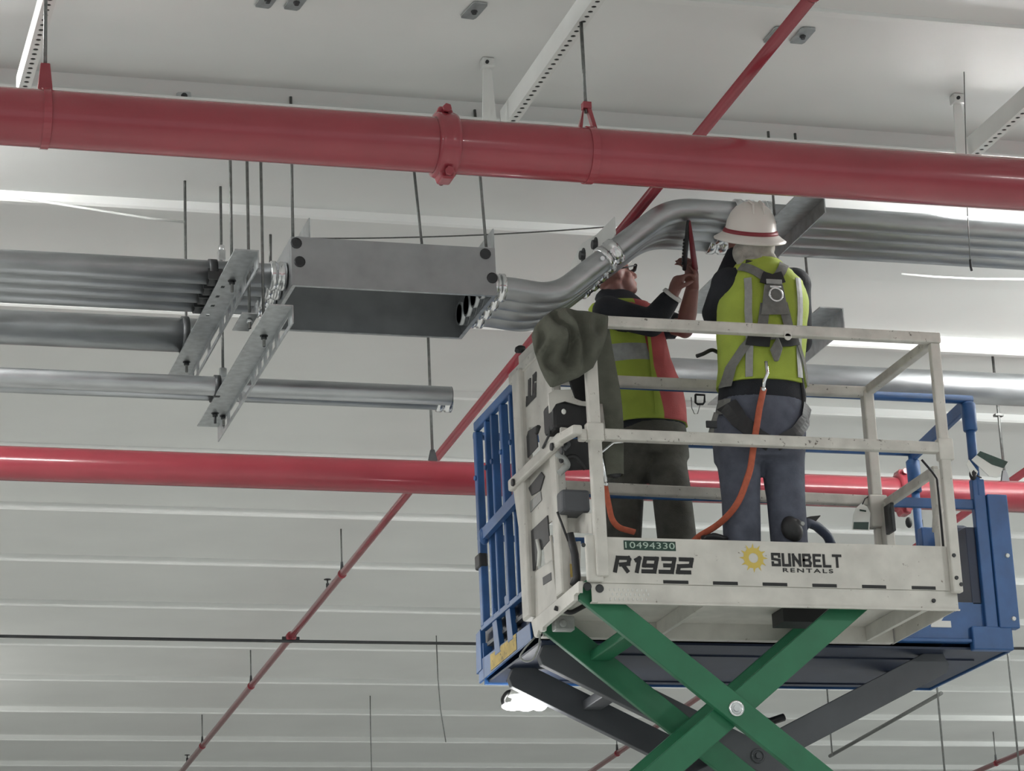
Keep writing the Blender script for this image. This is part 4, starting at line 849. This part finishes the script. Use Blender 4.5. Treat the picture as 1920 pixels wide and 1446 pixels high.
for f_ in (fL_, fR_):
    mb = MB(); mb.tube([f_+V((0, -.03, .06)), f_+V((0, -.03, -.02)), f_+V((0, -.02, -.055))], [.055, .052, .05], 14); mb.tube([f_+V((0, -.07, -.045)), f_+V((0, .05, -.04)), f_+V((0, .17, -.05)), f_+V((0, .20, -.058))], [.034, .042, .034, .015], 14, flat=1.25); mb.build('boot', 'leather_brown', PR, remesh=.009, smooth=3)
# hard hat and hood
ht = V((-.03, -.55, 1)).normalized(); hb = R(1406, 452, .02)
mb = MB(); mb.rings([(.0, .170), (.003, .182), (.010, .184), (.022, .165), (.040, .139), (.058, .130), (.10, .124), (.14, .108), (.17, .085), (.192, .050), (.200, .015), (.198, .0)], hb, ht, 48); HT = mb.build('hard_hat', 'hat_white', PR)
mb = MB(); mb.rings([(.041, .136), (.043, .142), (.060, .134), (.062, .128)], hb, ht, 48); mb.build('hat_band', 'hat_red', HT, label='dark red band')
mb = MB()
for s_ in (-1, 1): mb.tube([hb+ht*z+V((s_*.028, y, 0)) for y, z in ((-.105, .097), (-.08, .160), (-.02, .195), (.06, .189), (.10, .127))], .006, 8)
mb.build('crown_ridge', 'hat_white', HT)
mb = MB(); mb.ball(hc+V((0, -.02, -.06)), .100, .105, .10, seg=20); mb.tube([hc+V((0, .0, -.09)), R(1418, 492, .0), R(1420, 503, .0)], [.095, .085, .082], 18)
mb.ball(R(1386, 475, -.02), .035, .04, .055); mb.ball(R(1392, 492, -.03), .03, .03, .045); mb.ball(R(1440, 484, -.05), .05, .03, .03); mb.ball(R(1418, 486, -.07), .05, .025, .022)
mb.build('hood', 'grey_hood', PR, remesh=.009, smooth=4)
mb = MB(); mb.tube([R(1398, 491, -.075), R(1420, 495, -.09), R(1446, 489, -.075)], .012, 8); mb.build('collar_edge', 'rubber_black', PR)
# safety harness
def onback(x, y, g): c = R(x, y); return V((c.x, surf(TR, c.x, c.z, grow=g), c.z))
mb = MB(); q_ = [onback(x, y, GV+.012) for x, y in ((1409, 556), (1443, 556), (1452, 600), (1456, 612), (1402, 612), (1404, 600))]; ym = min(p.y for p in q_); mb.slab([V((p.x, ym, p.z)) for p in q_], (0, -.006, 0)); hs = mb.build('harness', 'webbing_grey', PR, .004)
for pts, w_, g_ in (([(1376, 510), (1398, 527), (1420, 545)], 17, 0), ([(1456, 508), (1446, 525), (1432, 546)], 18, 0), ([(1412, 590), (1406, 640)], 18, .003), ([(1444, 590), (1458, 640)], 18, .003),
        ([(1394, 648), (1376, 668), (1357, 700), (1349, 735)], 15, .003), ([(1476, 660), (1490, 690), (1502, 735)], 8, .003), ([(1388, 640), (1420, 648), (1470, 642)], 20, .003)):
    mb = MB(); ribbon(mb, TR, R, pts, w_, GV+g_); mb.build('harness_strap', 'webbing_grey', hs)
for pts, w_, g_ in (([(1380, 655), (1402, 660), (1420, 662)], 19, .007), ([(1437, 662), (1458, 660), (1476, 655)], 19, .007), ([(1406, 540), (1425, 547), (1446, 540)], 22, .006)):
    mb = MB(); ribbon(mb, TR, R, pts, w_, GV+g_, .006); mb.build('harness_pad', 'rubber_black', hs, label='black pad')
mb = MB(); c = onback(1428, 577, GV+.024); ring_ = [c+V((.034*math.cos(a_), -.004, .034*math.sin(a_))) for a_ in [2*math.pi*i/20 for i in range(21)]]; mb.tube(ring_, .005, 8, caps=False); mb.tube([c+V((-.03, -.004, .04)), c+V((.03, -.004, .04))], .006, 8); mb.build('d_ring', 'bright_zinc', hs)
mb = MB(); a_, b_ = onback(1412, 551, GV+.018), onback(1441, 551, GV+.018); ym = min(a_.y, b_.y); mb.box((a_.x, ym-.006, a_.z-.012), (b_.x, ym, a_.z+.014)); mb.build('buckle', 'silver_tape', hs, .004)
mb = MB(); q_ = [onback(x, y, GV+.014) for x, y in ((1432, 654), (1441, 676), (1433, 700), (1426, 700), (1418, 678))]; ym = min(p.y for p in q_); mb.slab([V((p.x, ym, p.z)) for p in q_], (0, -.02, 0)); mb.build('shock_pack', 'webbing_grey', hs, .006)
mb = MB(); ribbon(mb, JP, R, [(1349, 757), (1343, 785)], 15, .012); mb.tube([R(1343, 775, -.175), R(1337, 795, -.18), R(1333, 812, -.18)], .014, 6, flat=.4); mb.build('side_strap', 'webbing_grey', hs)
mb = MB(); c = R(1334, 796, -.19); mb.bar(c+V((-.028, 0, .0)), c+V((.028, 0, .0)), .012, .036); mb.build('strap_buckle', 'dark_steel', hs, .004)
for pts in ([(1350, 768), (1366, 805), (1396, 838), (1420, 852)], [(1432, 852), (1468, 832), (1495, 800), (1503, 770)]):
    mb = MB(); ribbon(mb, JP, R, pts, 26, .016); mb.build('leg_loop', 'rubber_black', hs, label='black leg loop')
# knee pad and tool on the leg
mb = MB(); c = R(1482, 990, -.09); mb.ball(c, .05, .035, .062, seg=14); mb.ball(c+V((.02, .0, -.02)), .045, .04, .05, seg=12); mb.tube([c+V((.03, -.02, .03)), c+V((.075, .02, .02))], .014, 8); mb.build('knee_pad', 'rubber_black', PR, remesh=.008, smooth=2)
mb = MB(); mb.rings([(0, .012), (.012, .01)], c+V((.045, -.04, .01)), (0, -1, 0), 10); mb.build('knee_stud', 'silver_tape', PR)
mb = MB(); mb.tube([R(1500, 695, -.12), R(1508, 742, -.1), R(1505, 790, -.1)], .012, 6, flat=.4); mb.build('side_cord', 'rubber_black', hs)
t = thing('hose', 'dark blue curved hose loop beside the right foot in the white lift', 'hose', R(1545, 1010, .1))
mb = MB(); mb.tube(arc_path([R(1506, 990, .0), R(1513, 980, .0), R(1530, 986, .03), R(1552, 1005, .06), R(1562, 1030, .08)], .08, 6), .024, 12); mb.build('hose_pipe', 'shaded_and_dark_blue', t)
mb = MB(); mb.slab([R(x, y, .0) for x, y in ((1505, 972), (1520, 968), (1540, 966), (1530, 978), (1512, 986), (1503, 984))], (0, .02, 0)); mb.build('handle', 'rubber_black', t, .004)
mb = MB(); mb.tube(arc_path([P(1352, 664, Y=12.35), P(1335, 655, Y=12.3), P(1318, 664, Y=12.3), P(1306, 668, Y=12.3)], .05, 5), [.008]*13+[.010]*2 if False else .010, 8); mb.build('hanging_strap', 'rubber_black', PR)
# orange lanyards
def lanyard(lab, pts, hook, w_=.017):
    t = thing('lanyard', lab, 'lanyard', pts[-1], 'orange safety lanyards')
    pth = arc_path(pts, .3, 5); mb = MB(); mb.tube(pth, w_, 10, flat=.35, upv=(1, 0, 0)); mb.build('strap', 'webbing_orange', t)
    mb = MB(); mb.tube(hook, .009, 8); mb.ball(hook[-1], .014, seg=8); mb.build('snap_hook', 'bright_zinc', t)
lanyard('orange lanyard hanging from the harness of the worker with the white hard hat', [P(1432, 728, Y=12.03), P(1424, 765, Y=12.03), P(1414, 830, Y=12.03), P(1407, 880, Y=12.04), P(1385, 945, Y=12.08), P(1350, 983, Y=12.18), P(1310, 1006, Y=12.24), P(1296, 1020, Y=12.26)],
        [P(1436, 678, Y=12.02), P(1439, 700, Y=12.02), P(1433, 715, Y=12.03), P(1431, 730, Y=12.03)])
lanyard('short orange lanyard hanging inside the left front corner of the white lift', [P(1134, 908, Y=12.10), P(1139, 935, Y=12.10), P(1147, 975, Y=12.11), P(1160, 990, Y=12.14), P(1190, 998, Y=12.18)],
        [P(1168, 828, Y=12.04), P(1150, 830, Y=12.06), P(1126, 850, Y=12.09), P(1134, 885, Y=12.10), P(1136, 908, Y=12.10)], .015)
# ---------------------------------------------------------------- worker reaching up from the blue lift
YL = 13.30
def Lp(x, y, dy=0.): return P(x, y, Y=YL+dy)
def rowl(y, x0, x1, ry, dy=0.):
    a, b = Lp(x0, y), Lp(x1, y); return ((a.z+b.z)/2, (a.x+b.x)/2, YL+dy, (b.x-a.x)/2, ry)
TL = sorted([rowl(815, 1150, 1282, .150), rowl(790, 1150, 1280, .155), rowl(730, 1138, 1268, .155), rowl(660, 1120, 1244, .155), rowl(610, 1112, 1232, .15), rowl(580, 1112, 1216, .13), rowl(563, 1122, 1196, .10), rowl(550, 1135, 1180, .07)])
PL = thing('person', 'worker in dark jacket and lime and red vest reaching up from the blue lift', 'person', (Lp(1220, 900).x, YL, GF))
mb = MB(); hcl = Lp(1152, 522, .0); lkl = V((.93, .05, .42)); head(mb, hcl, lkl, (-.42, 0, .93), 1.06)
mb.cap(Lp(1150, 535), Lp(1152, 575), .06, .065)
loft(mb, [(z, cx, cy, rx*.72, ry*.72) for z, cx, cy, rx, ry in TL if z < Lp(1150, 566).z], step=.05, n=20)
s1, e1, w1 = Lp(1140, 585, -.12), Lp(1222, 606, -.34), Lp(1262, 552, -.44)
s2, e2, w2 = Lp(1190, 590, .12), Lp(1284, 618, -.16), Lp(1299, 535, -.40)
for s_, e_, w_ in ((s1, e1, w1), (s2, e2, w2)):
    mb.tube([V((Lp(1160, 590).x, YL, s_.z)), s_, s_.lerp(e_, .5), e_], [.06, .062, .05, .046], 12); mb.ball(e_, .048, seg=12); mb.tube([e_, e_.lerp(w_, .4), w_], [.048, .05, .034], 12)
hand(mb, w1, (.42, 0, 1), (1, .15, -.2), .95, 1.15, thumb=1); hand(mb, w2, (-.05, 0, 1), (-1, -.25, 0), .8, 1.1, thumb=-1)
hl = V((Lp(1215, 820).x, YL, Lp(1215, 820).z)); kn1, ft1 = Lp(1258, 915, -.10), V((Lp(1268, 1000).x, YL-.06, GF+.07)); kn2, ft2 = Lp(1172, 910, .05), V((Lp(1160, 1000).x, YL+.08, GF+.07))
for k_, f_, hx in ((kn1, ft1, 1240), (kn2, ft2, 1192)):
    h_ = Lp(hx, 850); mb.tube([hl, h_, k_, f_], [.10, .075, .052, .04], 12); mb.ball(k_, .052, seg=12)
mb.build('body', 'skin', PL, remesh=.008, smooth=3)
mb = MB(); loft(mb, TL, .004, step=.03)
we = e1.lerp(w1, .93); mb.tube([V((Lp(1160, 590).x, YL, s1.z)), s1, s1.lerp(e1, .5), e1], [.09, .088, .078, .074], 16); mb.ball(s1, .088, seg=14); mb.ball(e1, .074, seg=14); mb.tube([e1, e1.lerp(we, .5), we], [.074, .066, .054], 14)
mb.tube([V((Lp(1165, 590).x, YL, s2.z)), s2, s2.lerp(e2, .5), s2.lerp(e2, .8)], [.09, .088, .078, .074], 16); mb.ball(s2, .088, seg=14)
mb.tube([Lp(1146, 570, .0), Lp(1152, 556, 0)], [.10, .085], 18)
mb.build('jacket', 'navy_cloth', PL, remesh=.012, smooth=5)
def vm(a, z):
    a = (a+math.pi) % (2*math.pi)-math.pi   # -pi/2 faces the camera, 0 faces to the right
    if -1.36 < a < .9: return 1
    if Lp(1170, 690).z < z < Lp(1170, 662).z: return 2
    return 0
mb = MB(); loft(mb, TL, .016, step=.015, wob=.010, seed=3, z0=Lp(1200, 800).z, z1=Lp(1160, 575).z, mati=vm); VL = mb.build('vest', ['hi_vis_lime', 'hi_vis_red', 'silver_tape'], PL)
mb = MB(); ribbon(mb, TL, Lp, [(1196, 640), (1202, 700), (1212, 795)], 6, .024, .003); mb.build('vest_edge', 'hi_vis_lime', VL)
mb = MB(); mb.tube([Lp(1170, 572, -.21), Lp(1182, 576, -.23), Lp(1200, 584, -.26), Lp(1210, 588, -.28)], [.018, .03, .03, .018], 10, flat=.5); mb.build('vest_strap', 'hi_vis_red', VL)
JL = sorted([rowl(800, 1152, 1282, .158), rowl(830, 1152, 1286, .165), rowl(862, 1158, 1290, .15)])
mb = MB(); loft(mb, JL, 0, step=.03)
for k_, f_, hx in ((kn1, ft1, 1246), (kn2, ft2, 1190)):
    h_ = Lp(hx, 856); mb.tube([h_+V((0, 0, .05)), h_, h_.lerp(k_, .5), k_, k_.lerp(f_, .4), f_], [.112, .115, .108, .104, .104, .098], 18)
mb.build('trousers', 'khaki_dark', PL, remesh=.013, smooth=5)
for f_ in (ft1, ft2):
    mb = MB(); mb.tube([f_+V((-.03, 0, .06)), f_+V((-.03, 0, -.02)), f_+V((-.02, 0, -.055))], [.055, .052, .05], 14); mb.tube([f_+V((-.07, 0, -.045)), f_+V((.05, 0, -.04)), f_+V((.17, 0, -.05)), f_+V((.20, 0, -.058))], [.034, .042, .034, .015], 14, flat=1.25); mb.build('boot', 'leather_brown', PL, remesh=.009, smooth=3)
mb = MB(); u_ = V((-.42, .0, .93)).normalized(); hb2 = hcl+u_*.045+V((.0, 0, .0)); mb.rings([(.0, .105), (.002, .128), (.010, .130), (.02, .116), (.06, .110), (.09, .09), (.112, .055), (.118, .0)], hb2, u_, 36); H2 = mb.build('hard_hat', 'hat_white', PL)
mb = MB(); mb.tube([hcl+V((.10, -.07, .055)), hcl+V((.118, 0, .055)), hcl+V((.10, .07, .055))], .010, 8); mb.tube([hcl+V((.10, -.07, .055)), hcl+V((.0, -.10, .02))], .004, 6); mb.build('glasses', 'rubber_black', PL)
mb = MB(); q_ = e1.lerp(w1, .96); mb.tube([q_-(w1-e1)*.04, q_+(w1-e1)*.06], [.058, .054], 14); mb.build('cuff', 'decal_white', PL, label='pale cuff')
# pliers in his hands
t = thing('long_pliers', 'long pliers with one dark and one red handle held up to the conduits', 'pliers', Lp(1290, 490, -.46))
tip = P(1290, 415, Y=12.46); d0, d1 = Lp(1283, 505, -.46), Lp(1303, 505, -.46)
mb = MB(); mb.tube([d0, d0.lerp(tip, .5), tip], [.011, .013, .008], 8)
for i in range(8): q_ = d0.lerp(tip, .12+i*.07)-V((.012, 0, 0)); mb.box(q_-V((.005, .006, .006)), q_+V((.006, .006, .006)))
mb.build('toothed_jaw', 'dark_steel', t)
mb = MB(); mb.tube([d1, d1.lerp(tip+V((.006, 0, 0)), .5), tip+V((.006, 0, 0))], [.017, .014, .008], 8); mb.build('handle', 'hat_red', t)
# ================================================================ loose things
def cushion(mb, outline, Y, bulge, back, fold=.0, seed=0, n=72, rings_=14):
    """cloth hanging over something: outline in photograph points at depth Y, front bulges to the camera"""
    pts = []; m_ = len(outline); per = [0]
    for i in range(m_):
        a, b = outline[i], outline[(i+1) % m_]; per.append(per[-1]+math.hypot(b[0]-a[0], b[1]-a[1]))
    for k in range(n):
        s_ = per[-1]*k/n; i = max(j for j in range(m_) if per[j] <= s_); f = (s_-per[i])/(per[i+1]-per[i]); a, b = outline[i], outline[(i+1) % m_]; pts.append((a[0]+(b[0]-a[0])*f, a[1]+(b[1]-a[1])*f))
    cx = sum(p[0] for p in pts)/n; cy = sum(p[1] for p in pts)/n
    def layer(sgn, amt):
        R_ = []
        for r in range(rings_+1):
            t = 1-r/rings_*.999; row_ = []
            for (x, y) in pts:
                px, py = cx+(x-cx)*t, cy+(y-cy)*t; q = P(px, py, Y=Y); d = amt*(1-t**3)
                if sgn < 0: d += fold*(math.sin(px*.16+2.2*noise.noise(V((px*.02+seed, py*.018, 0)))*3)*.6+noise.noise(V((px*.035+seed, py*.02, 1))))*(1-t**6)
                row_.append(mb.bm.verts.new((q.x, q.y+sgn*d, q.z)))
            R_.append(row_)
        return R_
    A = layer(-1, bulge); B = layer(1, back); B[0] = A[0]
    for Lr in (A, B):
        for i in range(rings_):
            for j in range(n):
                f = mb.bm.faces.new((Lr[i][j], Lr[i][(j+1) % n], Lr[i+1][(j+1) % n], Lr[i+1][j])); f.smooth = True
        mb.bm.faces.new(Lr[-1])
    return mb
JK = thing('jacket', 'olive green jacket slung over the left front corner of the white lift rail', 'jacket', P(1065, 720, Y=11.93))
mb = MB(); cushion(mb, [(1022, 592), (1040, 580), (1060, 576), (1080, 582), (1100, 583), (1141, 592), (1139, 625), (1130, 655), (1112, 690), (1085, 708), (1060, 718), (1033, 728), (1022, 712), (1012, 690), (1002, 660), (996, 630), (1004, 610)], 11.93, .05, .07, .055, 2); mb.build('body', 'olive_cloth', JK)
mb = MB(); mb.tube([P(1128, 598, Y=12.03), P(1128, 660, Y=12.09), P(1137, 730, Y=12.10), P(1146, 800, Y=12.10), P(1150, 850, Y=12.10), P(1154, 892, Y=12.10)], [.035, .06, .068, .06, .052, .045], 18, flat=.9, caps=False)
for v in mb.bm.verts:
    v.co.x += .012*noise.noise(V((v.co.z*9, v.co.y*14, 3))); v.co.y += .012*noise.noise(V((v.co.z*8, v.co.x*14, 7)))
mb.build('sleeve', 'olive_cloth', JK, subd=1)
mb = MB(); mb.ball(P(1153, 884, Y=12.085), .035, .02, .035, seg=14); mb.build('cuff_shade', 'rubber_black', JK)  # black ball put in for the shade inside the open sleeve
mb = MB(); mb.tube([P(1124, 758, Y=12.05), P(1128, 790, Y=12.05), P(1131, 815, Y=12.05)], .016, 6, flat=.4); mb.build('lining_strip', 'grey_hood', JK)
mb = MB(); mb.slab([P(x, y, Y=12.2) for x, y in ((1062, 690), (1112, 660), (1112, 752), (1092, 752), (1078, 744), (1072, 726))], (0, .02, 0)); mb.build('dark_gap', 'rubber_black', JK, .004, label='dark sheet for the gap under the jacket')  # dark sheet put in for the shaded gap under the jacket
# tags
t = thing('tag', 'white tag with dark lower band hanging from the back rail of the white lift', 'tag', P(1615, 975, Y=12.74))
mb = MB(); mb.slab([P(x, y, Y=12.73) for x, y in ((1598, 993), (1600, 965), (1606, 952), (1615, 944), (1626, 950), (1632, 962), (1630, 995))], (0, .003, 0)); mb.build('card', 'paper_white', t)
mb = MB(); mb.slab([P(x, y, Y=12.727) for x, y in ((1600, 992), (1601, 979), (1629, 979), (1628, 993))], (0, .002, 0)); mb.slab([P(x, y, Y=12.727) for x, y in ((1612, 955), (1624, 957), (1624, 960), (1612, 958))], (0, .002, 0)); mb.build('printed_band', 'plate_green', t, label='dark green band')
mb = MB(); mb.tube([P(1617, 946, Y=12.73), P(1622, 935, Y=12.745), P(1630, 930, Y=12.75)], .003, 6); mb.build('tie', 'rubber_black', t)
t = thing('tag', 'white booklet tag with green edge tied to the blue corner post', 'tag', P(1840, 875, Y=12.88))
mb = MB(); mb.slab([P(x, y, Y=12.90) for x, y in ((1822, 862), (1834, 851), (1881, 878), (1870, 896), (1855, 893))], (0, .006, 0)); mb.slab([P(x, y, Y=12.905) for x, y in ((1812, 870), (1817, 862), (1834, 885), (1830, 893), (1823, 893))], (0, .004, 0)); mb.build('booklet', 'paper_white', t)
mb = MB(); mb.slab([P(x, y, Y=12.897) for x, y in ((1832, 853), (1838, 846), (1890, 866), (1882, 878), (1860, 871))], (0, .004, 0)); mb.build('green_edge', 'plate_green', t, label='green edge')
mb = MB(); c = P(1829, 886, Y=12.9); mb.tube([c, P(1833, 893, Y=12.925), P(1840, 896, Y=12.93)], .004, 6); mb.build('tie', 'rubber_black', t)
# small snap hook hanging from the blue lift rail
t = thing('snap_hook', 'black square snap hook hanging from the blue rail between the workers', 'hook', P(1312, 748, Y=12.92))
mb = MB(); c = [P(x, y, Y=12.92) for x, y in ((1304, 740), (1304, 755), (1308, 758), (1318, 758), (1321, 754), (1321, 741), (1304, 740))]; mb.tube(c, .006, 6); mb.build('frame', 'rubber_black', t)
mb = MB(); mb.tube([P(1296, 745, Y=12.92), P(1297, 765, Y=12.92), P(1302, 776, Y=12.92), P(1308, 776, Y=12.92), P(1313, 758, Y=12.92)], .0022, 6); mb.build('cord', 'steel_rod', t)
# debris along the board top
t = thing('rag', 'dark crumpled rag lying behind the front board, left of the orange lanyard foot', 'rag', P(1340, 1006, Y=12.2))
mb = MB(); mb.ball(P(1340, 1010, Y=12.2), .07, .05, .03, seg=16)
for v in mb.bm.verts: v.co += V((0, 0, .02*noise.noise(v.co*22)))
mb.build('cloth', 'rubber_black', t)
